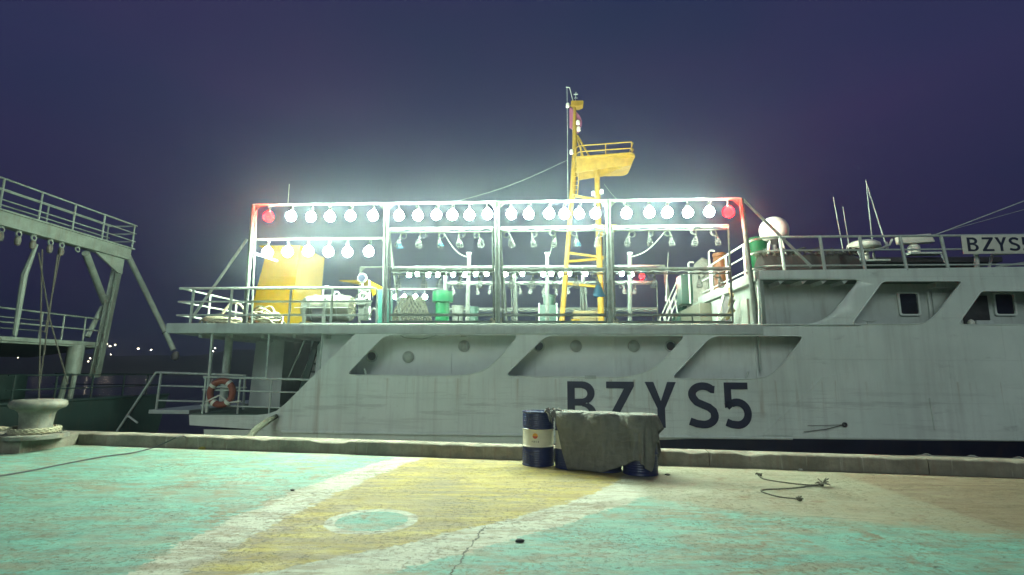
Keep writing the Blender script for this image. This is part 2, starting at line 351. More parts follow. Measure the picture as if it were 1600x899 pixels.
# slab joints parallel to the kerb and across
jn = float((KERBI @ ground(457, 768)).y)
jw = math_(nt, 'MULTIPLY', math_(nt, 'SUBTRACT', tnoise(nt, v, 3.5, 6, 0.7), 0.5), 0.05)
jd = math_(nt, 'ABSOLUTE', math_(nt, 'SUBTRACT', math_(nt, 'ADD', dk, jw), jn))
joint = math_(nt, 'MULTIPLY', math_(nt, 'MULTIPLY', math_(nt, 'SUBTRACT', 0.014, jd), 200.0, True), ramp(nt, tnoise(nt, v, 1.5, 4, 0.6), 0.40, 0.52))
c = mix(nt, math_(nt, 'MULTIPLY', joint, 0.7), c, (0.08, 0.075, 0.05))
wornb = math_(nt, 'MULTIPLY', math_(nt, 'SUBTRACT', 1.0, math_(nt, 'MULTIPLY', math_(nt, 'ABSOLUTE', math_(nt, 'SUBTRACT', math_(nt, 'ADD', dk, wob), jn - 0.25)), 2.4), True), ramp(nt, strk, 0.36, 0.60))
c = mix(nt, math_(nt, 'MULTIPLY', wornb, 0.5), c, (0.20, 0.17, 0.10))
# crack running towards the camera
ck = [ground(*p) for p in [(745,838),(738,855),(722,866),(717,878),(700,905)]]
CK = np.polyfit([p.y for p in ck], [p.x for p in ck], 2)
cw = math_(nt, 'MULTIPLY', math_(nt, 'SUBTRACT', tnoise(nt, v, 9, 4, 0.7), 0.5), 0.14)
acc = math_(nt, 'ADD', math_(nt, 'MULTIPLY', math_(nt, 'ADD', math_(nt, 'MULTIPLY', Y, float(CK[0])), float(CK[1])), Y), float(CK[2]))
cd = math_(nt, 'ABSOLUTE', math_(nt, 'SUBTRACT', math_(nt, 'ADD', X, cw), acc))
crk = math_(nt, 'MULTIPLY', math_(nt, 'SUBTRACT', 0.009, cd), 300.0, True)
crk = math_(nt, 'MULTIPLY', crk, math_(nt, 'MULTIPLY', math_(nt, 'SUBTRACT', float(ground(745, 820).y), Y), 6.0, True))
c = mix(nt, math_(nt, 'MULTIPLY', crk, 0.9), c, (0.03, 0.03, 0.02))
nt.links.new(c, b.inputs['Base Color'])
nt.links.new(ramp(nt, mid, 0.3, 0.7, (0.55,)*3+(1,), (0.85,)*3+(1,)), b.inputs['Roughness'])
hh = math_(nt, 'ADD', math_(nt, 'MULTIPLY', mid, 0.5), math_(nt, 'MULTIPLY', fine, 0.5))
hh = math_(nt, 'SUBTRACT', hh, math_(nt, 'MULTIPLY', math_(nt, 'ADD', math_(nt, 'ADD', pits, crk), chips), 0.35))
bump(nt, b, hh, 0.7, 0.03)

# ------------------------------------------------------------------ mesh building
class MB:
    def __init__(s): s.v = []; s.f = []
    def add(s, vs, fs):
        o = len(s.v); s.v += [tuple(x) for x in vs]; s.f += [tuple(i + o for i in f) for f in fs]; return s
    def box(s, a, b, bev=0.0):
        x0, x1 = sorted((a[0], b[0])); y0, y1 = sorted((a[1], b[1])); z0, z1 = sorted((a[2], b[2]))
        return s.hexa([(x0,y0,z0),(x1,y0,z0),(x1,y1,z0),(x0,y1,z0),(x0,y0,z1),(x1,y0,z1),(x1,y1,z1),(x0,y1,z1)], bev)
    def hexa(s, p, bev=0.0):
        fs = [(0,3,2,1),(4,5,6,7),(0,1,5,4),(1,2,6,5),(2,3,7,6),(3,0,4,7)]
        if bev <= 0: return s.add(p, fs)
        bm = bmesh.new(); vs = [bm.verts.new(q) for q in p]
        for f in fs: bm.faces.new([vs[i] for i in f])
        bmesh.ops.bevel(bm, geom=list(bm.edges), offset=bev, segments=2, affect='EDGES', profile=0.6)
        bm.verts.index_update()
        s.add([v.co[:] for v in bm.verts], [[v.index for v in f.verts] for f in bm.faces]); bm.free(); return s
    def tube(s, pts, r, n=8, cap=True, closed=False):
        pts = [Vector(p) for p in pts]; k = len(pts)
        rs = r if isinstance(r, (list, tuple)) else [r] * k
        ref = None; vs = []
        for i, p in enumerate(pts):
            if closed: t = pts[(i + 1) % k] - pts[i - 1]
            else: t = pts[min(i + 1, k - 1)] - pts[max(i - 1, 0)]
            t.normalize()
            if ref is None:
                ref = Vector((0, 0, 1)) if abs(t.z) < 0.9 else Vector((1, 0, 0))
            a = t.cross(ref)
            if a.length < 1e-5: a = t.orthogonal()
            a.normalize(); bb = t.cross(a).normalized(); ref = -bb if False else ref
            ref = a.cross(t).normalized() if True else ref
            for j in range(n):
                q = 2 * math.pi * j / n
                vs.append(p + (a * math.cos(q) + ref * math.sin(q)) * rs[i])
        fs = []
        for i in range(k if closed else k - 1):
            i2 = (i + 1) % k
            for j in range(n):
                j2 = (j + 1) % n
                fs.append((i*n+j, i*n+j2, i2*n+j2, i2*n+j))
        if cap and not closed:
            fs.append(tuple(reversed(range(n)))); fs.append(tuple((k-1)*n + j for j in range(n)))
        return s.add(vs, fs)
    def lathe(s, prof, c=(0,0,0), n=24, axis='z'):
        vs = []; fs = []; k = len(prof)
        for r, z in prof:
            for j in range(n):
                q = 2 * math.pi * j / n; a, bb = r * math.cos(q), r * math.sin(q)
                p = {'z': (a, bb, z), 'x': (z, a, bb), 'y': (a, z, bb)}[axis]
                vs.append((c[0]+p[0], c[1]+p[1], c[2]+p[2]))
        for i in range(k - 1):
            for j in range(n):
                j2 = (j + 1) % n; fs.append((i*n+j, i*n+j2, (i+1)*n+j2, (i+1)*n+j))
        if prof[0][0] > 1e-4: fs.append(tuple(reversed(range(n))))
        if prof[-1][0] > 1e-4: fs.append(tuple((k-1)*n+j for j in range(n)))
        return s.add(vs, fs)
    def torus(s, c, Rr, r, ax=(0,0,1), n=20, m=6, arc=1.0, start=0.0, squash=(1,1)):
        ax = Vector(ax).normalized(); a = ax.orthogonal().normalized()
        if abs(ax.z) < 0.9: a = ax.cross(Vector((0,0,1))).normalized()
        bb = ax.cross(a)
        k = n if arc >= 1 else n + 1
        pts = [Vector(c) + (a*math.cos(start+2*math.pi*arc*i/n)*squash[0] + bb*math.sin(start+2*math.pi*arc*i/n)*squash[1]) * Rr for i in range(k)]
        return s.tube(pts, r, m, closed=arc >= 1)
    def prism(s, poly, axis, a, b):
        """poly of 2-D points extruded; axis 1: (x,z) along w from a to b; axis 2: (x,y) along z"""
        k = len(poly)
        mk = (lambda p, t: (p[0], t, p[1])) if axis == 1 else ((lambda p, t: (p[0], p[1], t)) if axis == 2 else (lambda p, t: (t, p[0], p[1])))
        vs = [mk(p, a) for p in poly] + [mk(p, b) for p in poly]
        fs = [tuple(range(k)), tuple(reversed(range(k, 2*k)))] + [(i, i+k, (i+1)%k+k, (i+1)%k) for i in range(k)]
        return s.add(vs, fs)
    def build(s, name, mat, parent=None, off=None, smooth=True, angle=40):
        me = bpy.data.meshes.new(name)
        o3 = Vector(off) if off is not None else Vector()
        me.from_pydata([tuple(Vector(p) - o3) for p in s.v], [], s.f)
        bm = bmesh.new(); bm.from_mesh(me); bmesh.ops.recalc_face_normals(bm, faces=bm.faces); bm.to_mesh(me); bm.free()
        return finish(me, name, mat, parent, smooth, angle)
def finish(me, name, mat, parent=None, smooth=True, angle=40):
    me.materials.append(M[mat])
    if smooth:
        me.polygons.foreach_set('use_smooth', [True] * len(me.polygons)); me.set_sharp_from_angle(angle=R(angle))
    o = bpy.data.objects.new(name, me); C.objects.link(o)
    if parent is not None: o.parent = parent
    return o
def tag(o, label=None, cat=None, group=None, kind=None):
    if label: o['label'] = label
    if cat: o['category'] = cat
    if group: o['group'] = group
    if kind: o['kind'] = kind
    return o
def empty(name, parent=None, mtx=None):
    o = bpy.data.objects.new(name, None); C.objects.link(o); o.empty_display_size = 0.2
    if parent is not None: o.parent = parent
    if mtx is not None: o.matrix_world = mtx
    return o
def thing(name, label, cat, base, group=None, frame=SHIP):
    """an Empty at a thing's base; base in the frame's own axes"""
    o = empty(name, None, frame @ Matrix.Translation(Vector(base)))
    return tag(o, label, cat, group)
def copy_tree(o, parent=None):
    c = o.copy(); C.objects.link(c); c.parent = parent
    for ch in list(o.children): copy_tree(ch, c)
    return c
def poly_round(pts, rad, seg=5):
    out = []; k = len(pts); rad = rad if isinstance(rad, (list, tuple)) else [rad] * k
    for i in range(k):
        p = Vector(pts[i]); a = Vector(pts[i-1]); c_ = Vector(pts[(i+1) % k])
        r = rad[i]
        if r <= 0: out.append(tuple(p)); continue
        d1 = (a - p); d2 = (c_ - p); l1 = min(r, d1.length*0.48); l2 = min(r, d2.length*0.48)
        p1 = p + d1.normalized()*l1; p2 = p + d2.normalized()*l2
        for j in range(seg + 1):
            t = j / seg; out.append(tuple(p1*(1-t)**2 + p*2*t*(1-t) + p2*t*t))
    return out
def plate(outer, holes, thick, cuts_u=(), cuts_z=(), wav=0.0):
    """sheet in the (u,z) plane with openings, front face at w=0, back at w=thick"""
    cu = bpy.data.curves.new('tmp', 'CURVE'); cu.dimensions = '2D'; cu.fill_mode = 'BOTH'; cu.extrude = thick / 2
    for poly in [outer] + list(holes):
        sp = cu.splines.new('POLY'); sp.points.add(len(poly) - 1); sp.use_cyclic_u = True
        for q, p in zip(sp.points, poly): q.co = (p[0], p[1], 0, 1)
    ob = bpy.data.objects.new('tmp', cu); C.objects.link(ob)
    dg = bpy.context.evaluated_depsgraph_get(); me = bpy.data.meshes.new_from_object(ob.evaluated_get(dg))
    bpy.data.objects.remove(ob); bpy.data.curves.remove(cu)
    bm = bmesh.new(); bm.from_mesh(me)
    bmesh.ops.remove_doubles(bm, verts=bm.verts, dist=1e-4)
    for v_ in bm.verts: v_.co = Vector((v_.co.x, thick/2 - v_.co.z, v_.co.y))
    for q in cuts_u: bmesh.ops.bisect_plane(bm, geom=bm.verts[:]+bm.edges[:]+bm.faces[:], plane_co=(q,0,0), plane_no=(1,0,0))
    for q in cuts_z: bmesh.ops.bisect_plane(bm, geom=bm.verts[:]+bm.edges[:]+bm.faces[:], plane_co=(0,0,q), plane_no=(0,0,1))
    if wav > 0:
        for v_ in bm.verts:
            n_ = mnoise.noise(Vector((v_.co.x*0.9, v_.co.z*1.3, 0.3))) + 0.5*mnoise.noise(Vector((v_.co.x*2.3, v_.co.z*2.6, 4.3)))
            v_.co.y += n_ * wav
    bmesh.ops.recalc_face_normals(bm, faces=bm.faces)
    bm.to_mesh(me); bm.free(); me.materials.clear(); return me
def P2(px, py, w=0.0):
    p = S(px, py, w); return (p.x, p.z)

# ================================================================== SETTING
# quay deck
kv = lambda k, n, z=0.0: KERB @ Vector((k, n, z))
q = MB(); gx_, gy_ = 26, 10
ks = np.linspace(-45, 45, gx_); nsn = np.linspace(-28, 0.0, gy_)
vs = []
for n_ in nsn:
    for k_ in ks:
        p = kv(k_, n_); vs.append((p.x, p.y, 0))
q.add(vs, [(j*gx_+i, j*gx_+i+1, (j+1)*gx_+i+1, (j+1)*gx_+i) for j in range(gy_-1) for i in range(gx_-1)])
tag(q.build('quay_pavement', 'quay_paint', smooth=False), kind='structure')

# kerb, cast in segments with chipped edges
KH, KW = 0.235, 0.34
def kerb_segment(k0, k1, seed, parent):
    rnd = random.Random(seed); n = max(4, int((k1 - k0) / 0.07)); vs = []
    prof = [(0.0, -0.02), (0.0, KH-0.03), (0.012, KH-0.008), (0.035, KH), (KW-0.03, KH), (KW, KH-0.03), (KW, -0.3)]
    for i in range(n + 1):
        k = k0 + (k1 - k0) * i / n
        ch = max(0, mnoise.noise(Vector((k*2.3, seed*7.7, 0.1)))-0.1)*0.08 + max(0, mnoise.noise(Vector((k*9, seed, 3.0)))-0.3)*0.03
        wv = mnoise.noise(Vector((k*0.5, 2.0, 0)))*0.012
        for j, (a, z) in enumerate(prof):
            dn = 0; dz = 0
            if j in (1, 2, 3): dn = ch*0.8; dz = -ch
            vs.append((k, a + wv + dn, z + dz + (0.004*mnoise.noise(Vector((k*4, a*9, 1.0))))))
    m_ = len(prof); fs = [(i*m_+j, i*m_+j+1, (i+1)*m_+j+1, (i+1)*m_+j) for i in range(n) for j in range(m_-1)]
    fs += [tuple(range(m_)), tuple(reversed(range(n*m_, n*m_+m_)))]
    return MB().add(vs, fs).build('kerb_segment', 'concrete', parent, angle=50)
kerb = tag(empty('quay_kerb', None, KERB), kind='structure')
bol_r = KERBI @ ground(120, 695)
kk = [bol_r.x]
while kk[-1] < 34: kk.append(kk[-1] + 3.2 + random.uniform(-0.3, 0.4))
for i in range(len(kk) - 1): kerb_segment(kk[i] + (0.006 if i else 0.0), kk[i+1] - 0.006, i + 1, kerb)
# the bay of the kerb round the bollard
c_in = KERBI @ ground(30, 709)
poly = [(bol_r.x, 0.0), (bol_r.x, KW), (-45, KW), (-45, 0.0), (c_in.x - 3.4, 0.0), (c_in.x - 2.4, c_in.y), (c_in.x, c_in.y)]
pm = MB(); k = len(poly)
ins = []
cen = Vector((sum(p[0] for p in poly)/k, sum(p[1] for p in poly)/k))
pm.prism(poly, 2, -0.02, KH - 0.004)
pl = pm.build('bollard_plinth', 'concrete', kerb, smooth=False)
bv = pl.modifiers.new('bevel', 'BEVEL'); bv.width = 0.02; bv.segments = 2; bv.limit_method = 'ANGLE'; bv.angle_limit = R(50)
# quay wall down to the water
MB().box((-45, -0.2, -6), (45, KW - 0.01, -0.3)).build('quay_wall', 'concrete', kerb, smooth=False)
# water
w_ = MB(); w_.add([(-700, -60, -1.6), (700, -60, -1.6), (700, 700, -1.6), (-700, 700, -1.6)], [(0, 1, 2, 3)])
tag(w_.build('water', 'sea_water', smooth=False), kind='structure')
# far shore
hb = MB(); vs = []; fs = []
n = 90
for i in range(n + 1):
    x = -420 + 840 * i / n
    h_ = 9 + 9*mnoise.noise(Vector((x*0.008, 0.5, 0))) + 4*mnoise.noise(Vector((x*0.03, 1.5, 0)))
    vs += [(x, 268, -2.0), (x, 285, max(2, h_*0.45)), (x, 310, max(3, h_)), (x, 340, -2)]
for i in range(n):
    for j in range(3): fs.append((i*4+j, i*4+j+1, (i+1)*4+j+1, (i+1)*4+j))
tag(hb.add(vs, fs).build('far_shore_hills', 'hill'), kind='structure')
ico = MB().lathe([(0.0, -0.3), (0.21, -0.21), (0.3, 0), (0.21, 0.21), (0.0, 0.3)], n=6)
sl0 = None
for i, (px, py, s_) in enumerate([(167,538,1.0),(172,541,1.2),(180,539,0.9),(216,545,1.3),(236,547,1.3),(173,554,0.6),(141,560,0.9),(138,565,0.8),(61,546,0.8),(77,536,0.9),(28,559,0.6),(336,544,0.8),(333,549,1.0)]):
    d = ray(px, py); p = EYEP + d * (262 / d.y)
    if sl0 is None: o = sl0 = ico.build('shore_light', 'shore_glow')
    else: o = sl0.copy(); C.objects.link(o)
    o.location = p; o.scale = (s_ * 1.3, s_, s_ * 0.8)
    tag(o, 'tiny warm town light twinkling on the dark far shore at the left', 'light', 'lights of the town across the harbour')

# ================================================================== THE SHIP
ship = empty('fishing_ship', None, SHIP)
tag(ship, 'long grey fishing ship moored along the quay, dark letters BZYS5 on its side', 'ship')
SH = lambda mb, name, mat, par=ship, **k: mb.build(name, mat, par, **k)

z_deck = S(780, 506).z; z_dund = S(780, 522).z
u_aft = S(262, 506).x; u_house = S(1190, 470).x
W_BEAM = 8.2
u_bow = 17.0
# ---- side plating with its slanted openings
out = [P2(557, 519.5), P2(1186, 522), P2(1186, 423), (u_bow, S(1195, 422).z + 0.1), (u_bow, S(1240, 684).z), P2(1240, 684), P2(840, 679.5), P2(440, 674), P2(296, 664.5), P2(295, 648.5)]
out += [P2(*p) for p in [(400,649),(418,647),(432,642),(446,631)]]
def op(pts, rad): return poly_round([P2(*p) for p in pts], rad)
holes = [
    op([(601,523.5),(541,586),(730,588),(767,575),(811,523.5)], [0.2,0.16,0.5,0.5,0.15]),
    op([(853,524.5),(788,588),(985,590.5),(1026,575),(1072,524.5)], [0.2,0.16,0.5,0.5,0.15]),
    op([(1112,525),(1048,591.5),(1190,593),(1216,579),(1257,525)], [0.2,0.16,0.4,0.4,0.15]),
    op([(1379,439.5),(1330,507),(1440,507),(1459,496),(1504,439.5)], [0.1,0.14,0.25,0.25,0.1]),
    op([(1533,455),(1496,507.5),(1690,507.5),(1690,455)], [0.06,0.14,0.1,0.1]),
    op([(1187.5,437),(1187.5,508),(1262,508),(1297,496),(1343,437)], [0.0,0.0,0.3,0.35,0.1]),
]
out2 = [out[0], P2(1186, 522)] 
me = plate(out, holes[:5], 0.05, np.arange(-7.5, 17, 0.45), np.arange(-0.2, 4.2, 0.3), 0.011)
side_o = finish(me, 'side_plating', 'hull_paint', ship, True, 30)
bm = bmesh.new()
# opening A is cut by a boolean because it touches the aft edge
cutter = MB().prism(holes[5], 1, -0.5, 0.5).build('cutter_tmp', 'hull_paint', ship)
bo = side_o.modifiers.new('open', 'BOOLEAN'); bo.object = cutter; bo.operation = 'DIFFERENCE'; bo.solver = 'EXACT'
bpy.context.view_layer.update(); dg = bpy.context.evaluated_depsgraph_get()
me2 = bpy.data.meshes.new_from_object(side_o.evaluated_get(dg)); side_o.modifiers.clear(); side_o.data = me2; me2.name = 'side_plating'
bpy.data.objects.remove(cutter); bm.free()
# lip of each opening
for hpoly in holes[:5]:
    pts = [(p[0], -0.005, p[1]) for p in hpoly]
    SH(MB().tube(pts, 0.013, 6, closed=True), 'opening_rim', 'hull_paint')
# ---- lower hull below the rubbing strake, turning in to the water, sweeping in to the bow
zs0 = S(840, 680).z
def lower_hull(z_a, z_b, nz, name, mat, push=0.0):
    vs = []; nu = 60
    for i in range(nu + 1):
        u = -7.2 + (u_bow + 7.2) * i / nu
        bow = max(0, (u - 6.0) / 11.0)
        for j in range(nz + 1):
            za = z_a(u); zb = z_b(u); z = za + (zb - za) * j / nz
            t = max(0, (zs0 - z)) / 1.9
            win = 0.03 + 0.55 * t ** 1.4 + bow ** 2 * 1.5 * (0.15 + t)
            if u < -4: win += ((-4 - u) / 3.2) ** 2 * 0.5 * t
            vs.append((u, win - push, z))
    k_ = nz + 1
    SH(MB().add(vs, [(i*k_+j, i*k_+j+1, (i+1)*k_+j+1, (i+1)*k_+j) for i in range(nu) for j in range(nz)]), name, mat)
boot = lambda u: zs0 - 0.32 + max(0, (u + 2.0) / 13.0) ** 1.1 * 0.66
lower_hull(lambda u: zs0 + 0.02, lambda u: min(boot(u), zs0 - 0.005) , 4, 'lower_hull', 'hull_paint')
lower_hull(lambda u: min(boot(u), zs0 - 0.005), lambda u: -2.2, 8, 'boot_topping', 'boot_navy')
SH(MB().tube([S(440, 675, -0.01), S(840, 680.5, -0.01), S(1238, 685, -0.01)], 0.035, 8), 'rubbing_strake', 'hull_paint')
# doubler plates at the foot of the side, stepped diagonal edge
dp = [P2(1236, 681), P2(1190, 680.5), P2(1285, 590), P2(1330, 580)]
me = plate(dp, [], 0.016); o = finish(me, 'doubler_plate', 'hull_paint', ship, True, 30); o.location.y = -0.022
# bow-side slot and hook marks on the plating
SH(MB().box(S(1452, 625, -0.02), S(1457, 655, 0.01)).build if False else MB().tube([S(1453, 622, -0.012), S(1461, 672, -0.012)], 0.02, 6), 'vent_pipe', 'hull_paint')
SH(MB().torus(S(1320, 664, -0.03), 0.035, 0.022, (0, 1, 0), 14, 6), 'hawse_eye', 'dark_metal')
SH(MB().tube([S(1318, 664, -0.05), S(1290, 671, -0.06), S(1256, 675, -0.05)], 0.008, 6).tube([S(1318, 664, -0.05), S(1290, 665, -0.06), S(1262, 665, -0.05)], 0.006, 6), 'mooring_tail', 'rope_dark')
# far side, transom and decks so that the hull is closed
SH(MB().box((-6.6, W_BEAM - 0.05, -2), (u_bow, W_BEAM, 2.0)), 'far_side_plating', 'hull_paint', smooth=False)
z_low = S(345, 647).z
SH(MB().box((S(296, 648).x, 0.06, z_low - 0.22), (-3.0, W_BEAM - 0.06, z_low)), 'stern_deck', 'deck_floor', smooth=False)
SH(MB().box((S(296, 648).x + 0.4, 0.6, -2.0), (-4.0, W_BEAM - 0.6, z_low - 0.225)), 'stern_block', 'navy_print', smooth=False)
# ---- main deck slab with fascia
d_ = MB()
d_.box((u_aft, -0.035, z_dund), (u_house - 0.02, W_BEAM, z_deck), 0.008)
SH(d_, 'main_deck', 'deck_edge')
SH(MB().box((u_house - 0.0, 0.06, z_dund + 0.05), (u_bow, W_BEAM, z_deck - 0.02)), 'forward_deck', 'deck_floor', smooth=False)
# scuffed lip along the deck edge
SH(MB().tube([S(470, 507, -0.03), S(800, 506.5, -0.03), S(1345, 508, -0.03)], 0.012, 6), 'deck_lip', 'white_pipe')
# under-deck beams of the stern overhang
for px in (300, 350, 400, 450, 500):
    p = S(px, 522)
    SH(MB().box((p.x - 0.04, 0.3, z_dund - 0.09), (p.x + 0.04, W_BEAM - 0.4, z_dund - 0.003)), 'deck_beam', 'deck_edge')
# ---- passage behind the lower openings
z_pas = S(800, 588).z - 0.42
WP = 0.55
uA = S(500, 560, WP).x
SH(MB().box((uA, WP, z_pas), (u_bow, WP+.06, z_dund - 0.002)), 'passage_wall', 'white_wall', smooth=False)
SH(MB().box((-4.6, 0.055, z_pas - 0.06), (u_bow, WP-.005, z_pas)), 'passage_floor', 'deck_floor', smooth=False)
for px in (705, 960, 1180): 
    p = S(px, 540, WP); SH(MB().box((p.x - 0.02, WP-.03, z_pas), (p.x + 0.02, WP-.002, z_dund - 0.004)), 'wall_stiffener', 'white_wall')
for px, py in ((581, 557), (842, 541), (1048, 541)):
    p = S(px, py, WP-.02); r = 0.122
    ring = SH(MB().torus((p.x, WP-.015, p.z), r, 0.022, (0, 1, 0), 24, 6), 'porthole', 'white_pipe')
    SH(MB().lathe([(r, 0.0), (r, 0.012)], (p.x, WP-.022, p.z), 24, 'y'), 'pane', 'dark_glass', ring)
for px, py in ((638, 558), (725, 541), (900, 541), (990, 541)):
    p = S(px, py, WP-.02); r = 0.122
    ring = SH(MB().lathe([(0.03, -0.055), (r*0.8, -0.05), (r, -0.03), (r, 0.012)], (p.x, WP-.015, p.z), 24, 'y'), 'porthole_cover', 'cover_paint')
    SH(MB().torus((p.x, WP-.025, p.z), r * 1.05, 0.018, (0, 1, 0), 24, 6), 'clamp_ring', 'cover_paint', ring)
# conduit, bracket, and stanchions in the passage
SH(MB().tube([S(608, 525, .35), S(622, 522, .35), S(632, 528, .35), S(660, 530, .35), S(688, 523, .35)], 0.012, 6), 'sagging_cable', 'cable')
SH(MB().box(S(720, 520, .4), S(729, 527, .5)), 'bracket', 'white_pipe')
for a, b_ in (((569, 576), (573, 588)), ((1169, 581), (1165, 594)), ((1184, 520), (1189, 580))):
    SH(MB().tube([S(*a, .03) if a[1] > 550 else S(*a, 0.4), S(*b_, .03) if a[1] > 550 else S(*b_, 0.4)], 0.025, 6), 'stanchion', 'white_pipe')
SH(MB().box(S(914, 587, -0.03), S(931, 592, 0.02)), 'step_plate', 'white_pipe')
# ---- stern casing, stair, door under the deck
def casing(pts_bot, pts_top, w0, w1, name, mat, par=ship):
    (a0, a1), (b0, b1) = pts_bot, pts_top
    return None
cb0, cb1 = S(387, 640, 2.2), S(436, 644, 2.2); ct0, ct1 = S(401, 522, 2.2), S(446, 522, 2.2)
cw1 = 4.4
SH(MB().hexa([(cb0.x,2.2,z_low),(cb1.x,2.2,z_low),(cb1.x,cw1,z_low),(cb0.x,cw1,z_low),(ct0.x,2.2,z_dund-.004),(ct1.x,2.2,z_dund-.004),(ct1.x,cw1,z_dund-.004),(ct0.x,cw1,z_dund-.004)], 0.02), 'funnel_casing', 'white_wall')
SH(MB().tube([S(332, 520, .1), S(323, 645, .1)], 0.035), 'pillar', 'white_pipe')
SH(MB().tube([S(359, 521, 1.2), S(348, 634, 1.2)], [0.10, 0.10], 10), 'pillar', 'white_pipe')
SH(MB().box(S(340, 521, 1.1), S(363, 526, 1.3)), 'pillar_head', 'white_pipe')
for px in (419, 502):
    SH(MB().tube([S(px + 2, 521, .12), S(px - 4, 594, .12)], 0.022, 6), 'stanchion', 'white_pipe')
st = empty('stairway', ship)
a_, b_ = S(462, 640, 1.7), S(496, 524, 1.7)
for dw in (0.0, 0.75):
    SH(MB().hexa([(a_.x-.06,1.7+dw,a_.z),(a_.x+.10,1.7+dw,a_.z),(a_.x+.10,1.75+dw,a_.z),(a_.x-.06,1.75+dw,a_.z),(b_.x-.06,1.7+dw,b_.z),(b_.x+.10,1.7+dw,b_.z),(b_.x+.10,1.75+dw,b_.z),(b_.x-.06,1.75+dw,b_.z)]), 'stringer', 'green_dark', st)
    SH(MB().tube([(a_.x-.3,1.72+dw,a_.z+.75),(b_.x-.3,1.72+dw,b_.z+.0)], 0.02, 6), 'handrail', 'white_pipe', st)
for i in range(9):
    t = (i + 0.5) / 9; x_ = a_.x + (b_.x-a_.x)*t; z_ = a_.z + (b_.z-a_.z)*t
    SH(MB().box((x_-.1, 1.755, z_-.015), (x_+.12, 2.445, z_+.015)), 'tread', 'green_dark', st)
# stern bulkhead with rounded door
bh0 = S(497, 535, 1.02)
SH(MB().box((uA - 1.2, 2.6, z_low), (uA, 2.66, z_dund - .004)), 'stern_bulkhead', 'white_wall', smooth=False)
dr = poly_round([P2(497, 536, 1.06), P2(536, 537, 1.06), P2(531, 645, 1.06), P2(488, 645, 1.06)], 0.12)
o = finish(plate(dr, [], 0.05), 'door', 'grey_wall', ship, True, 30); o.location.y = 1.03
SH(MB().tube([S(530, 585, 1.0), S(530, 600, 1.0)], 0.015, 6), 'handle', 'dark_metal', o).location.y = -1.03

# ---- railings
def railing(name, tops, levels, post_xs, w, r=0.026, base=None, par=ship, curve=None):
    """straight rail run: tops = two px ends of the top rail; levels: offsets in metres below it"""
    g = empty(name, par)
    a, b_ = S(*tops[0], w), S(*tops[1], w)
    for lv in levels:
        MB().tube([a - Vector((0,0,lv)), b_ - Vector((0,0,lv))], r if lv == 0 else r*0.75, 8).build('rail', 'white_pipe', g)
    for px in post_xs:
        t = (S(px, tops[0][1], w).x - a.x) / (b_.x - a.x); p = a.lerp(b_, t)
        MB().tube([p, Vector((p.x, p.y, base))], r, 8).build('post', 'white_pipe', g)
    return g
H_R = S(420, 450, .1).z - z_deck
g = railing('aft_railing', ((281, 451), (582, 450)), (0, 0.33, 0.66), (303, 363, 455, 520), 0.1, 0.032, z_deck)
# rounded forward end
e_ = S(582, 450, 0.1)
MB().tube([e_, S(587, 451, .1), S(589.5, 456, .1), Vector((S(590, 460, .1).x, 0.1, z_deck))], 0.026, 8).build('rail_end', 'white_pipe', g)
# stern run going inboard
for lv in (0, 0.33, 0.66):
    a = S(283, 451, .1) - Vector((0,0,lv)); MB().tube([a, (a.x + 0.06, 4.4, a.z)], 0.024, 8).build('rail', 'white_pipe', g)
for w2 in (1.2, 2.4, 3.6):
    a = S(283, 451, .1); MB().tube([(a.x+.02, w2, a.z), (a.x+.02, w2, z_deck)], 0.028, 8).build('post', 'white_pipe', g)
# stern deck rails
g = railing('stern_railing', ((318, 589), (494, 594)), (0, 0.30, 0.66), (322, 376, 425), 0.08, 0.024, z_low)
g2 = empty('gangway_railing', ship)
wq = 1.0
for (a, b_) in (((243, 582), (385, 587)), ((249, 603), (385, 606)), ((247, 626), (380, 629))):
    MB().tube([S(*a, wq), S(*b_, wq)], 0.028 if a[1] == 582 else 0.02, 8).build('rail', 'white_pipe', g2)
for a, b_ in (((252, 583), (244, 640)), ((383, 587), (380, 640))):
    MB().tube([S(*a, wq), S(*b_, wq)], 0.03, 8).build('post', 'white_pipe', g2)
MB().tube([S(244, 582, wq), S(183, 674, wq)], 0.03, 8).build('sloping_rail', 'white_pipe', g2)
MB().tube([S(199, 649, wq), S(215, 661, wq)], 0.025, 8).build('stay', 'white_pipe', g2)
SH(MB().box((S(237, 640, wq).x, 0.9, S(237, 646, wq).z), (S(300, 640, wq).x, 5.5, S(237, 640, wq).z), 0.01), 'stern_platform', 'deck_edge')

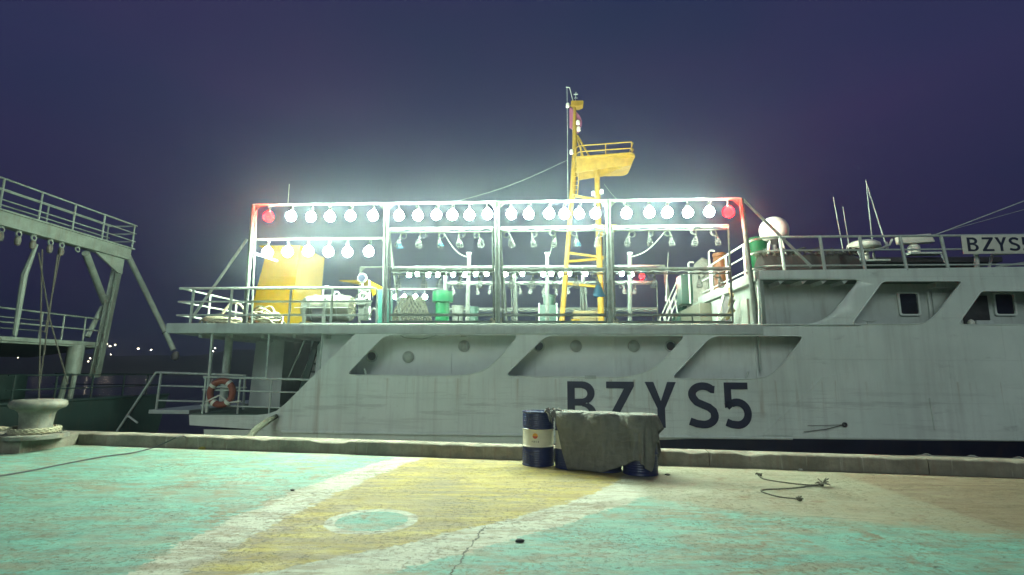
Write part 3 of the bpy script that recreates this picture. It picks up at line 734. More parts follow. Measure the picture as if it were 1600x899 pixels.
# ---- lamp gantry (near and far side)
ZT = S(778, 316, .15).z; Z1 = S(500, 373, .15).z; Z2 = S(690, 359, .15).z; Z3 = S(690, 423, .15).z; ZB = S(690, 492, .15).z
U = [S(383, 500, .15).x, S(601, 500, .15).x, S(778, 500, .15).x, S(954, 500, .15).x, S(1181, 500, .15).x]
UT = [S(396, 320, .15).x, S(604, 318, .15).x, S(776.5, 316, .15).x, S(949.5, 313, .15).x, S(1158, 309, .15).x]
def lamp_frame(w, name, far=False):
    g = empty(name, ship); s_ = 1 if not far else -1
    B = lambda a, b_, r, nm='beam', n=8: MB().tube([a, b_], r, n).build(nm, 'dimmed_grey', g)
    for i, (u0, u1) in enumerate(zip(U, UT)):
        B((u0, w, z_deck), (u1, w, ZT), 0.062 if i in (1, 2, 3) else 0.055, 'post', 10)
        if i in (0, 4): B((u0 + (0.10 if i == 0 else 0.12), w + .12*s_, z_deck), (u1 + 0.02, w + .1*s_, ZT - 0.1), 0.028, 'post')
        MB().box((u0-.13, w-.1, z_deck+.002), (u0+.13, w+.1, z_deck+.02)).build('base_plate', 'dimmed_grey', g)
        # raking strut inboard
        if i in (1, 2, 3): B((u0+0.16*(1 if i==1 else 1), w + 0.9*s_, z_deck), (u1+.06, w + .08*s_, Z2), 0.03, 'strut')
    B((UT[0]-.03, w, ZT), (UT[-1]+.03, w, ZT), 0.03)
    for i, u in enumerate(UT):          # corner gussets
        for sg in (-1, 1):
            if (i == 0 and sg < 0) or (i == 4 and sg > 0): continue
            MB().prism([(u+sg*.06, ZT-.03), (u+sg*.2, ZT-.03), (u+sg*.06, ZT-.17)], 1, w-.008, w+.008).build('gusset', 'dimmed_grey', g)
    # bay 1 lower beam
    B((U[0]+.12, w, Z1), (U[1], w, Z1), 0.03)
    MB().prism([(U[1]-.06, Z1-.03), (U[1]-.2, Z1-.03), (U[1]-.06, Z1-.16)], 1, w-.008, w+.008).build('gusset', 'dimmed_grey', g)
    # inner hanging frames of bays 2-4
    for i in (1, 2, 3):
        a, b_ = U[i] + .11, U[i+1] - (.10 if i < 3 else .5)
        a2, b2 = UT[i] + .10, UT[i+1] - (.10 if i < 3 else .33)
        wi = w + .05*s_
        B((a2, wi, Z2+.045), (b2, wi, Z2+.045), 0.03); B((a2, wi, Z2-.05), (b2, wi, Z2-.05), 0.022)
        B((a, wi, Z3+.015), (b_, wi, Z3+.015), 0.05); B((a, wi, Z3-.09), (b_, wi, Z3-.09), 0.018)
        B((a, wi, ZB), (b_, wi, ZB), 0.035); B((a, wi, z_deck+.06), (b_, wi, z_deck+.06), 0.03)
        for t_, uu in ((a2, a), (b2, b_)): B((t_, wi, Z2+.05), (uu, wi, z_deck+.05), 0.026, 'upright')
        for t in (0.33, 0.66):
            uu = a + (b_-a)*t; B((uu, wi, ZB), (uu, wi, z_deck), 0.02, 'upright')
        # power cable tied along the beam
        pts = []
        for q_ in range(25):
            t = q_/24; pts.append((a2+(b2-a2)*t, wi-.045, Z2+.0+.02*math.sin(q_*1.7+i)))
        MB().tube(pts, 0.011, 5).build('power_cable', 'cable', g)
        pts = [(a+(b_-a)*q_/24, wi-.05, Z3-.045+.018*math.sin(q_*2.1+i)) for q_ in range(25)]
        MB().tube(pts, 0.011, 5).build('power_cable', 'cable', g)
    pts = [(UT[0]+(UT[-1]-UT[0])*q_/80, w-.035, ZT+.012+.006*math.sin(q_*1.3)) for q_ in range(81)]
    MB().tube(pts, 0.010, 5).build('power_cable', 'cable', g)
    for q_ in range(46):
        t = (q_+.5)/46; u = UT[0]+(UT[-1]-UT[0])*t
        MB().torus((u, w, ZT), 0.036, 0.006, (1,0,0), 8, 4).build('cable_tie', 'dark_metal', g)
    # end braces
    if not far:
        for A, E in ((S(386, 374, w), S(300, 497, w)), (S(1161, 312, w), S(1268, 417, w+.1))): MB().tube([A, E], 0.034, 8).build('brace', 'white_pipe', g)
    else:
        B((UT[0]+.1, w, Z1), (U[0]-1.6, w, z_deck), 0.034, 'brace')
    return g
W_FAR = W_BEAM - 0.25
lamp_frame(0.15, 'lamp_gantry'); lamp_frame(W_FAR, 'lamp_gantry', True)
# transverse ties between the two gantries at the stern end
g = ship
SH(MB().tube([(UT[0]+.1, .2, Z1-.35), (UT[0]+.22, 1.1, Z1-.35)], 0.03), 'tie_bar', 'white_pipe')

# ---- lamps
def lamp_parts(root, lit, red=False):
    """bulb hanging below its holder; root origin at the bulb centre"""
    prof = [(0.03, 0.135), (0.06, 0.11), (0.105, 0.055), (0.122, 0.0), (0.112, -0.05), (0.08, -0.095), (0.035, -0.122), (0.0, -0.13)]
    MB().lathe(prof, n=16).build('bulb', 'lamp_red' if red else 'lamp_white', root)
    MB().lathe([(0.034, 0.13), (0.04, 0.15), (0.04, 0.215), (0.028, 0.235), (0.0, 0.236)], n=10).build('socket', 'dark_metal', root)
    MB().tube([(0, 0, 0.23), (0.004, 0, 0.30)], 0.007, 5).build('hanger', 'cable', root)
    MB().tube([(0.03,0,.2),(0.06,0,.26),(0.05,0,.31),(0.01,0,.315)], 0.006, 5).build('lead', 'cable', root)
protoW = protoR = None
ORD = ['first','second','third','fourth','fifth','sixth','seventh','eighth','ninth','tenth','eleventh','twelfth','thirteenth','fourteenth','fifteenth','sixteenth','seventeenth','eighteenth','nineteenth','twentieth']
def put_lamp(pt, label, group, red=False, size=None):
    size = size or random.uniform(.95, 1.03)
    global protoW, protoR
    pr = protoR if red else protoW
    if pr is None:
        o = empty('red_deck_lamp' if red else 'deck_lamp'); lamp_parts(o, True, red)
        if red: protoR = o
        else: protoW = o
    else: o = copy_tree(pr)
    o.matrix_world = SHIP @ Matrix.Translation(pt) @ Matrix.Rotation(random.uniform(0, 6.28), 4, 'Z') @ Matrix.Rotation(random.uniform(-.16,.16), 4, 'X') @ Matrix.Scale(size, 4)
    return tag(o, label, 'lamp', group)
put_lamp(S(419.6, 338.6, .15), 'round red lamp at the left end of the near top row', 'red end lamps', True)
put_lamp(S(1138.5, 331.5, .15), 'round red lamp at the right end of the near top row', 'red end lamps', True)
near = [('first', [455,486,515.6,547.6,583]), ('second', [623.5,653,681.6,706.7,733.5,761.7]), ('third', [799,826,858,882,905,930.6]), ('fourth', [979,1015,1043,1075,1108.6])]
zl = ZT - 0.31
for bay, xs in near:
    for i, px in enumerate(xs):
        p = S(px, 338, .15); p.z = zl + random.uniform(-.012, .012)
        put_lamp(p, f'glaring white lamp, {ORD[i]} from the left in the top row of the {bay} near bay', 'glaring lamps of the near top row')
for i, px in enumerate([418,449,481.6,513,543,576]):
    p = S(px, 395.4, .15); p.z = Z1 - 0.33 + random.uniform(-.015, .015)
    put_lamp(p, f'glaring white lamp, {ORD[i]} from the left in the lower row before the yellow funnel', 'glaring lamps of the near lower row')
farx = [639,652,669,684,708,726,743,760,790,816,849,861.6,876,891,915,971.6,987]
for i, px in enumerate(farx):
    p = S(px, 434, W_FAR); p.z = zl + random.uniform(-.02, .02)
    put_lamp(p, f'small bright lamp, {ORD[i]} from the left in the far-side row', 'lamps of the far-side row', size=.72)
put_lamp(S(1003, 432, W_FAR), 'small red lamp at the right end of the far-side row', 'red end lamps', True, .72)
for i, px in enumerate([618,632,649,664]):
    p = S(px, 467, W_FAR); p.z = Z1 - 0.33
    put_lamp(p, f'small bright lamp, {ORD[i]} from the left in the far lower row above the net pile', 'lamps of the far lower row', size=.72)

# unlit hanging bulbs with a coil of cable
unlit = None
def unlit_parts(root):
    prof = [(0.03, 0.10), (0.05, 0.06), (0.075, -0.03), (0.085, -0.09), (0.07, -0.13), (0.04, -0.15), (0.0, -0.155)]
    MB().lathe(prof, n=14).build('glass_bulb', 'clear_glass', root)
    cage = MB()
    for k_ in range(4):
        q_ = math.pi/4*k_*2 + .4; cage.tube([(r_*1.12*math.cos(q_), r_*1.12*math.sin(q_), z_) for r_, z_ in prof[:-1]], 0.007, 4)
    for r_, z_ in (prof[2], prof[4]): cage.torus((0, 0, z_), r_*1.12, 0.007, (0,0,1), 12, 4)
    cage.build('wire_guard', 'dimmed_grey', root)
    MB().lathe([(0.034, 0.095), (0.036, 0.15), (0.022, 0.18), (0.0, 0.181)], n=10).build('socket', 'dimmed_grey', root)
    MB().tube([(0, 0, 0.175), (0.005, 0, 0.26)], 0.008, 5).build('hanger', 'rope', root)
    MB().torus((0.09, 0.02, 0.215), 0.085, 0.011, (0.15, 1, 0.1), 18, 5).torus((0.085, 0.04, 0.205), 0.07, 0.010, (-0.1, 1, 0.2), 18, 5).build('cable_coil', 'dimmed_grey', root)
rows = [('middle beam of the second near bay', [623,655,687,718,751], 377, .2, 1), ('middle beam of the third near bay', [799,833,866,901,934], 376, .2, 1), ('middle beam of the fourth near bay', [981,1015,1049,1086,1121], 375, .2, 1),
        ('low beam of the second near bay', [622,663,687,718,750], 440, .2, 1), ('low beam of the third near bay', [799,832,867,900,934], 440, .2, 1), ('low beam of the fourth near bay', [1021.6,1093,1126], 440, .2, 1),
        ('far-side low beam', [708,746,765,785,813,829,850,869,888,915,975.5,992], 462, W_FAR, 1)]
for nm, xs, py, w, sc_ in rows:
    for i, px in enumerate(xs):
        if unlit is None: unlit = o = empty('unlit_lamp'); unlit_parts(o)
        else: o = copy_tree(unlit)
        p = S(px, py, w - .0)
        if py < 400: p.z = Z2 - 0.31
        elif py < 450: p.z = Z3 - 0.31
        else: p.z = Z2 - 0.30
        o.matrix_world = SHIP @ Matrix.Translation(p) @ Matrix.Rotation(random.choice((0, math.pi)) + random.uniform(-.5,.5), 4, 'Z') @ Matrix.Rotation(random.uniform(-.2,.2), 4, 'Y') @ Matrix.Scale(random.uniform(.82, .95), 4)
        tag(o, f'unlit caged bulb, {ORD[i]} from left under the {nm}', 'lamp', 'unlit bulbs under the beams')
# blue rags tied to some of them
def rag(px, py, w, s_, label):
    b_ = S(px, py, w); o = thing('blue_rag', label, 'rag', b_)
    rnd = random.Random(px); m_ = MB(); vs = []; n = 8
    for j in range(5):
        z_ = .1 - j*.07*s_
        for i in range(n):
            q_ = 2*math.pi*i/n; r_ = (0.02 + .028*j*s_)*(1+.35*rnd.uniform(-1,1)); vs.append((r_*math.cos(q_)+.01*j, r_*.7*math.sin(q_), z_+rnd.uniform(-.02,.02)))
    m_.add(vs, [(j*n+i, j*n+(i+1)%n, (j+1)*n+(i+1)%n, (j+1)*n+i) for j in range(4) for i in range(n)]); m_.build('cloth', 'blue_rag', o, angle=180)
rag(934, 447, .18, 1.3, 'bright blue rag tied to the low beam before the mast')
rag(901, 381, .18, .6, 'small blue rag on the middle beam left of the mast')
rag(622, 382, .18, .7, 'pale blue rag at the left end of the middle beam')
rag(687, 382, .18, .5, 'small blue rag on the third hanging bulb of the second bay')

# ---- funnel
fu = empty('funnel', ship); w0, w1 = 3.0, 5.0
b0, b1 = S(385.5, 494, w0), S(452, 498, w0); t0, t1 = S(416, 382, w0), S(467, 382, w0)
zb_, zt_ = z_deck + 0.0, t1.z
MB().hexa([(b0.x,w0,zb_),(b1.x,w0,zb_),(b1.x,w1,zb_),(b0.x,w1,zb_),(t0.x,w0+.1,zt_),(t1.x,w0+.1,zt_),(t1.x,w1-.1,zt_),(t0.x,w1-.1,zt_)], 0.015).build('trunk', 'yellow_paint', fu)
MB().box((b0.x-.06, w0-.06, zb_), (b1.x+.12, w1+.06, zb_+.07), 0.01).build('skirt', 'yellow_paint', fu)
MB().hexa([(t0.x-.28,w0+.1,zt_-.03),(t0.x+.05,w0+.1,zt_-.16),(t0.x+.05,w1-.1,zt_-.16),(t0.x-.28,w1-.1,zt_-.03),(t0.x-.28,w0+.1,zt_),(t0.x+.05,w0+.1,zt_),(t0.x+.05,w1-.1,zt_),(t0.x-.28,w1-.1,zt_)]).build('brim', 'yellow_paint', fu)
for dw in (0.7, 1.4, 2.0):
    MB().lathe([(0.16,-.1),(0.16,.12),(0.13,.12),(0.13,-.1)], ((t0.x+t1.x)/2, w0+dw, zt_), 16).build('exhaust_pipe', 'dark_metal', fu)
for zz in (0.32, 0.62):
    a = Vector((b1.x,0,zb_)).lerp(Vector((t1.x,0,zt_)), zz); a0 = Vector((b0.x,0,zb_)).lerp(Vector((t0.x,0,zt_)), zz)
    MB().tube([(a0.x+.06, w0+.1*zz-.006, a.z),(a.x-.03, w0+.1*zz-.006, a.z)], 0.006, 4).build('weld_seam', 'yellow_paint', fu)
SH(MB().tube([S(450, 318, .15), S(452, 288, .15)], 0.008, 5), 'whip_aerial', 'white_pipe')

# ---- liferaft canister on its cradle (own thing)
a, b_ = S(474, 478, .75), S(553, 479, .75); cz = (a.z + b_.z)/2; Lc = b_.x - a.x; rc = 0.345
ba = Vector(((a.x+b_.x)/2, .75, z_deck))
lr = thing('liferaft_canister', 'white barrel-shaped liferaft canister lying on its cradle beside the funnel', 'liferaft', ba)
cz = rc + 0.10
prof = [(0.0,-Lc/2),(rc*.55,-Lc/2+.015),(rc*.82,-Lc/2+.06),(rc*.96,-Lc/2+.15),(rc*.97,-Lc/2+.28),(rc,-Lc/2+.3),(rc,-.1),(rc*1.02,-.09),(rc*1.02,-.02),(rc,-.01),(rc,Lc/2-.3),(rc*.97,Lc/2-.28),(rc*.96,Lc/2-.12),(rc*.85,Lc/2-.04),(rc*.6,Lc/2-.008),(0.0,Lc/2)]
MB().lathe(prof, (0,0,cz), 32, 'x').build('shell', 'raft_shell_dimmed', lr)
for x_ in (-.33, .1, .34): MB().torus((x_*1.0,0,cz), rc+.012, 0.014, (1,0,0), 32, 6).build('strap', 'dimmed_grey', lr)
MB().torus((0,0,cz), 1, 0.011, (0,0,1), 4, 4).build('x','cable') if False else None
MB().tube([(-Lc/2-.05,-rc-.02,cz-.02),(Lc/2+.02,-rc-.02,cz-.02)], 0.012, 5).build('seam_cord', 'dimmed_grey', lr)
for x_ in (-.45, .05): MB().box((x_-.035,-rc-.03,0),(x_+.035,-rc+.03,cz+.22)).build('cradle_post', 'dimmed_grey', lr)
MB().box((-.55,-rc-.02,0.0),(.62,rc,.07)).build('cradle', 'dark_metal', lr)
MB().box((-.26,-rc-.012,cz-.25),(.02,-rc+.05,cz+.02)).build('data_plate', 'dark_metal', lr)
for q_ in range(8):
    an = q_*math.pi/4; MB().tube([(Lc/2+.012, .05*math.cos(an), cz+.05*math.sin(an)), (Lc/2-.01, rc*.72*math.cos(an), cz+rc*.72*math.sin(an))], 0.012, 5).build('end_lashing', 'rope', lr)
MB().tube([(-.12,-.1,cz+rc),(-.12,-.1,cz+rc+.12),(-.08,-.1,cz+rc+.2),(-.02,-.1,cz+rc+.22),(.02,-.1,cz+rc+.17)], 0.018, 6).build('hook', 'white_pipe', lr)
MB().torus((.2,0,cz+rc+.02), 0.07, 0.012, (0,1,0), 12, 5).build('lifting_eye', 'white_pipe', lr)

# ---- rope heaps on the aft deck
def rope_heap(cpx, rx, ry, h_, n, w, label, mat, r_=0.022, seed=1):
    c_ = S(cpx, 500, w); base = Vector((c_.x, w, z_deck)); o = thing('rope_heap', label, 'rope', base)
    rnd = random.Random(seed)
    for i in range(n):
        m_ = MB(); q0 = rnd.uniform(0, 6.28); s1 = rnd.uniform(.5, 1); ox, oy = rnd.uniform(-.3,.3)*rx, rnd.uniform(-.3,.3)*ry; tl = rnd.uniform(-.5,.5)
        pts = []
        for k_ in range(22):
            q_ = q0 + 2*math.pi*k_/22
            x_, y_ = ox + rx*s1*math.cos(q_), oy + ry*s1*math.sin(q_)
            e = max(0, 1-(x_/rx)**2*.8-(y_/ry)**2*.5)
            pts.append((x_, y_, r_ + h_*max(0.0, e)**.5*(.35+.65*(i+1)/n) + h_*.25*math.sin(q_*2+tl*5)*e))
        m_.tube(pts, r_, 6, closed=True).build('coil', mat if rnd.random() < .75 else 'netting', o)
rope_heap(415, .42, .35, .42, 16, .7, 'tangled heap of pale rope at the foot of the yellow funnel', 'rope', .02, 3)
rope_heap(352, .55, .4, .22, 12, .8, 'low heap of rope and hose by the aft railing', 'rope', .028, 5)
rp = thing('rubber_hose', 'pale hose arching over the rope by the aft gantry post', 'hose', (S(352, 500, .9).x, .9, z_deck))
pts = [S(345, 495, .9), S(352, 484, .9), S(360, 475, .9), S(368, 473, .9), S(376, 477, .9), S(383, 486, .9), S(386, 496, .9)]
MB().tube(pts, 0.035, 8).build('hose', 'rope', rp, off=(S(352, 500, .9).x, .9, z_deck))

# ---- haulers, vents and boxes between the gantries
def onship(px, w): return Vector((S(px, 500, w).x, w, z_deck))
hb_ = onship(566, .9); hl = thing('line_hauler', 'white line hauler frame with a wheel, right of the liferaft canister', 'winch', hb_)
rel = lambda px, py, w: S(px, py, w) - hb_
MB().box(rel(559, 500, .75), rel(576, 476, 1.05), .01).build('pedestal', 'dimmed_grey', hl)
MB().box(rel(556, 476, .7), rel(580, 470, 1.1), .01).build('head', 'dimmed_grey', hl)
for px in (561, 568, 575): MB().tube([rel(px, 471, .8), rel(px, 453, .8)], .022, 6).build('arm', 'dimmed_grey', hl)
MB().box(rel(559, 455, .75), rel(580, 450, .95), .01).build('cross_bar', 'dimmed_grey', hl)
MB().torus(rel(568, 463, .7), .09, .03, (0,1,0), 18, 8).build('wheel', 'grey_wall', hl)
MB().tube([rel(578, 497, .6), rel(580, 487, .6), rel(584, 482, .6), rel(588, 486, .6), rel(590, 499, .6)], .03, 8).build('guard_hoop', 'dimmed_grey', hl)
sb = S(566, 450, .9); sl = thing('searchlight', 'round searchlight on a short stalk above the line hauler', 'searchlight', sb)
MB().tube([(0,0,0),(0.01,0,.10),(0,0,.16)], .02, 6).build('stalk', 'white_pipe', sl)
MB().lathe([(0.0,.10),(.07,.09),(.115,.03),(.12,-.06),(.10,-.075),(.0,-.06)], (0,0,.25), 20, 'y').build('housing', 'white_pipe', sl)
MB().lathe([(.0,0),(.10,0.0),(.10,.01),(0,.011)], (0,-.09,.25), 20, 'y').build('lens', 'dark_glass', sl)
tb = onship(590, 2.0); tcv = thing('yellow_canopy', 'yellow canvas canopy peak above the hauler', 'canopy', S(580, 462, 2.0))
cp = [S(577, 438, 2.0), S(600, 450, 2.0), S(582, 462, 2.0), S(530, 438, 3.4)]
o4 = S(580, 462, 2.0)
MB().add([p - o4 for p in cp] + [p - o4 + Vector((0,.02,-.03)) for p in cp], [(0,1,2),(0,3,1),(4,6,5),(4,5,7),(0,2,6,4),(2,1,5,6),(1,3,7,5),(3,0,4,7)]).build('cloth', 'yellow_paint', tcv, smooth=False)
MB().tube([S(577, 438, 2.0)-o4, S(578, 500, 2.0)-o4], .025, 6).build('pole', 'white_pipe', tcv)
def cabinet(px0, px1, py, w0, w1, mat, label, name='deck_cabinet'):
    b0 = onship((px0+px1)/2, w0); o = thing(name, label, 'cabinet', b0)
    x0, x1 = S(px0, 500, w0).x - b0.x, S(px1, 500, w0).x - b0.x; h_ = S(px0, py, w0).z - z_deck
    MB().box((x0, 0, 0), (x1, w1-w0, h_), .015).build('body', mat, o)
    MB().box((x0+.04, -.02, .08), (x1-.04, -.002, h_-.08), .006).build('door', mat, o)
    MB().tube([(x1-.08, -.035, h_*.45), (x1-.08, -.035, h_*.6)], .012, 5).build('handle', 'white_pipe', o)
    return o
cabinet(586, 603, 452, 1.8, 2.4, 'teal_box', 'teal deck cabinet behind the second gantry post')
b0 = onship(691, 2.4); vt = thing('mushroom_vent', 'bright green mushroom vent on the deck, second bay', 'vent', b0)
px_m = lambda a, b_, w: (S(b_, 480, w).x - S(a, 480, w).x) / 2
r1, r2 = px_m(675, 707.5, 2.4), px_m(681, 702.5, 2.4); zt1, zt2 = S(691, 456, 2.4).z - z_deck, S(691, 472.5, 2.4).z - z_deck
MB().lathe([(r2, 0), (r2, zt2-.12), (r2*1.04, zt2-.12), (r2*1.04, zt2-.08), (r2, zt2-.08), (r2, zt2)], n=28).build('trunk', 'green_bright', vt)
MB().lathe([(r2, zt2+.002), (r1*.97, zt2), (r1, zt2+.02), (r1, zt1-.03), (r1*.96, zt1), (0, zt1+.01)], n=28).build('cap', 'green_bright', vt)
b0 = onship(856, 5.0); vt2 = thing('hopper', 'dark green square hopper with a stub pipe, third bay', 'hopper', b0)
hw = px_m(842, 869, 5.0); hz = S(856, 478, 5.0).z - z_deck
MB().box((-hw, -.3, 0), (hw, .5, hz), .02).build('body', 'green_dark', vt2)
for sg in (-1, 1): MB().box((sg*hw-.02, -.34, 0), (sg*hw+.02, -.305, hz+.05)).build('corner_post', 'white_pipe', vt2)
MB().lathe([(.2, hz), (.2, hz+.3), (.24, hz+.3), (.24, hz+.36), (0, hz+.37)], (.05, .1, 0), 18).build('stub_pipe', 'green_dark', vt2)
# net pile
b0 = onship(643, 4.2); npile = thing('net_pile', 'heap of pale diamond-mesh net under the far lower lamps', 'net', b0)
rx, hz = px_m(612, 672, 4.2), S(643, 468, 4.2).z - z_deck
def mound(q_, t): # q angle, t 0..1 from rim to top
    r_ = math.cos(t*math.pi/2)**.7; nz = 1 + .12*mnoise.noise(Vector((math.cos(q_)*2, math.sin(q_)*2, t*3)))
    return Vector((rx*r_*math.cos(q_)*nz, .7*r_*math.sin(q_)*nz, hz*math.sin(t*math.pi/2)**.8*nz))
m_ = MB(); n, k_ = 24, 7; vs = [mound(2*math.pi*i/n, j/k_)*.97 for j in range(k_+1) for i in range(n)]
m_.add(vs, [(j*n+i, j*n+(i+1)%n, (j+1)*n+(i+1)%n, (j+1)*n+i) for j in range(k_) for i in range(n)]).build('heap', 'net_dark', npile)
m_ = MB()
for i in range(26):
    for sg in (-1, 1):
        m_.tube([mound(2*math.pi*i/26 + sg*t/7*1.2, t/7*.95)*1.01 for t in range(8)], .016, 4)
tag(m_.build('meshes', 'netting', npile), kind='stuff')
# crates and tubs
def tub(px0, px1, py, w, mat, label, cat='tub', name='deck_tub'):
    b0 = onship((px0+px1)/2, w); o = thing(name, label, cat, b0); r_ = px_m(px0, px1, w); h_ = S(px0, py, w).z - z_deck
    MB().lathe([(r_*.86, 0), (r_*.97, h_-.05), (r_*1.03, h_-.04), (r_*1.03, h_), (r_*.95, h_), (r_*.85, .05), (0, .05)], n=24).build('tub', mat, o)
    return o
tub(706, 724, 478, 5.2, 'dimmed_grey', 'grey round tub behind the green vent')
tub(729, 748, 480, 5.4, 'green_dark', 'dark green round tub left of the third gantry post')
def crate(px0, px1, py, w, d, mat, label):
    b0 = onship((px0+px1)/2, w); o = thing('fish_crate', label, 'crate', b0); x_ = px_m(px0, px1, w); h_ = S(px0, py, w).z - z_deck
    nb = 3
    for i in range(nb):
        z0_, z1_ = h_*i/nb + .012, h_*(i+1)/nb - .012
        for yy in (0, d): MB().box((-x_, yy-.015, z0_), (x_, yy+.015, z1_), .004).build('slat', mat, o)
        for xx in (-x_, x_): MB().box((xx-.015, .017, z0_), (xx+.015, d-.017, z1_), .004).build('slat', mat, o)
    for xx in (-x_-.03, x_+.03):
        for yy in (-.03, d+.03): MB().box((xx-.014, yy-.014, 0), (xx+.014, yy+.014, h_+.03)).build('corner_post', mat, o)
crate(899, 932, 485, 4.6, .6, 'tan_wood', 'low tan slatted crate between the mast legs')
b0 = onship(899, 1.6); o = thing('yellow_bollard', 'small yellow bitt on the deck left of the tan crate', 'bitt', b0)
MB().lathe([(.12,0),(.12,.04),(.08,.05),(.08,.20),(.12,.22),(.12,.26),(0,.27)], n=16).build('post', 'mast_yellow', o)
# thin deck poles with cables up to the beams
for i, (px, py, w, cx_, cy_, lb) in enumerate(((733, 397, 1.2, 694, 365, 'second'), (855, 397, 1.2, 864, 372, 'third'), (984, 397, 1.2, 1042, 358, 'fourth'))):
    b0 = onship(px - (3 if i == 0 else 0), w); o = thing('deck_pole', f'slim grey-green pole standing on the deck in the {lb} bay', 'pole', b0)
    tp = S(px, py, w) - b0
    MB().tube([(0,0,0), tp], [.055, .05], 10).build('shaft', 'dimmed_grey', o)
    MB().box((tp.x-.06, -.05, tp.z), (tp.x+.06, .05, tp.z+.03)).build('cap', 'deck_edge', o)
    e_ = S(cx_, cy_, .2) - b0; s0 = tp + Vector((0,0,-.08))
    pts = [s0.lerp(e_, t/10) + Vector((0,0,-.16*math.sin(math.pi*t/10))) for t in range(11)]
    MB().tube(pts, .011, 5).build('cable', 'cable', o)
# clutter along the deck edge
rnd = random.Random(11)
for i in range(9):
    px = rnd.uniform(615, 1135); w = rnd.uniform(.35, .7); b0 = onship(px, w)
    o = thing('rope_end', f'scrap of rope lying along the deck edge, number {i+1} from the stern' if False else 'short scrap of pale rope lying along the deck edge', 'rope', b0, 'rope scraps on the deck edge')
    pts = [Vector((rnd.uniform(-.18,.18) + .06*k_, rnd.uniform(-.05,.05), .015 + .05*abs(math.sin(k_*1.3+i)))) for k_ in range(6)]
    MB().tube(pts, .014, 5).build('strand', rnd.choice(['rope', 'rope', 'netting']), o)
for px, lb in ((776, 'third'), (955, 'fourth')):
    b0 = onship(px, .35); o = thing('rope_coil', f'coil of rope at the foot of the {lb} near gantry post', 'rope', b0)
    for k_ in range(7): MB().torus((.02*math.sin(k_*2), .02*math.cos(k_*3), .02+.022*k_), .20-.012*k_, .014, (.03*math.sin(k_),.05,1), 20, 5).build('turn', 'rope', o)

# ---- mast
ma = empty('mast', ship); wm = 4.1
my = lambda mb, nm, mat='mast_yellow': mb.build(nm, mat, ma)
L0, L1 = S(876, 502, wm), S(894, 300, wm); R0, R1 = S(939.5, 500, wm), S(932.5, 262, wm)
L0.z = R0.z = z_deck
my(MB().tube([L0, L1], [.085, .075], 12), 'leg'); my(MB().tube([R0, R1], [.10, .09], 12), 'leg')
for z1_, z2_ in ((395, 402), (409, 405), (443, 449), (360, 352)):
    t = lambda py, A, B: A.lerp(B, max(0, min(1, (S(900, py, wm).z - A.z)/(B.z-A.z))))
    my(MB().tube([t(z1_, L0, L1), t(z2_, R0, R1)], .045, 8), 'cross_tube')
my(MB().prism([P2(938,354,wm), P2(962,354,wm), P2(962,360,wm), P2(938,368,wm)], 1, wm-.2, wm+.2), 'bracket')
my(MB().prism([P2(937,400,wm), P2(949,401,wm), P2(938,409,wm)], 1, wm-.05, wm+.05), 'bracket')
# spreader between the legs just above the lamp gantry
my(MB().tube([S(896, 306, wm), S(934, 312, wm)], .045, 8), 'cross_tube')
# crow's-nest platform
pu0, pu1 = S(898, 262, wm).x, S(985, 262, wm).x; zp = S(940, 262, wm).z
pw0, pw1 = wm-1.1, wm+.7
poly = poly_round([(pu0, pw0+.25), (pu1-.12, pw0), (pu1, pw0+.2), (pu1, pw1-.2), (pu1-.12, pw1), (pu0, pw1)], [.02,.1,.1,.1,.1,.02])
my(MB().prism(poly, 2, zp-.03, zp+.03), 'platform')
my(MB().prism([(pu0+.1, zp-.03), (pu1-.25, zp-.03), (R1.x+.2, zp-.30), (pu0+.1, zp-.42)], 1, wm-.04, wm+.04), 'platform_web')
my(MB().prism([(pu0, zp-.03), (pu1-.02, zp-.03), (pu1-.15, zp-.30), (R1.x+.35, zp-.33), (pu0, zp-.5)], 1, pw0+.27, pw0+.29) , 'platform_apron')
ph = .40
for lv in (0.0, .2):
    pts = [(pu0+.12, pw1-.05, zp+ph-lv), (pu1-.1, pw1-.05, zp+ph-lv), (pu1-.06, pw1-.12, zp+ph-lv), (pu1-.06, pw0+.2, zp+ph-lv), (pu1-.12, pw0+.1, zp+ph-lv), (pu0+.1, pw0+.3, zp+ph-lv), (pu0+.0, pw0+.34, zp+ph-lv-.05), (pu0-.08, pw0+.36, zp+ph-lv-.5)]
    my(MB().tube(pts, .02, 6), 'rail')
for x_, y_ in ((pu0+.15, pw0+.3), ((pu0+pu1)/2, pw0+.2), (pu1-.12, pw0+.12), (pu1-.06, pw1-.1), ((pu0+pu1)/2, pw1-.05), (pu0+.15, pw1-.05)):
    my(MB().tube([(x_, y_, zp+.02), (x_, y_, zp+ph)], .02, 6), 'rail_post')
# ladder cage on the left leg
for px in (892, 902): my(MB().tube([S(px, 306, wm-.4), S(px+6, 243, wm-.4)], .02, 6), 'ladder_rail')
for k_ in range(9):
    my(MB().tube([S(892+k_*.7, 304-k_*7, wm-.4), S(902+k_*.7, 304-k_*7, wm-.4)], .013, 5), 'rung')
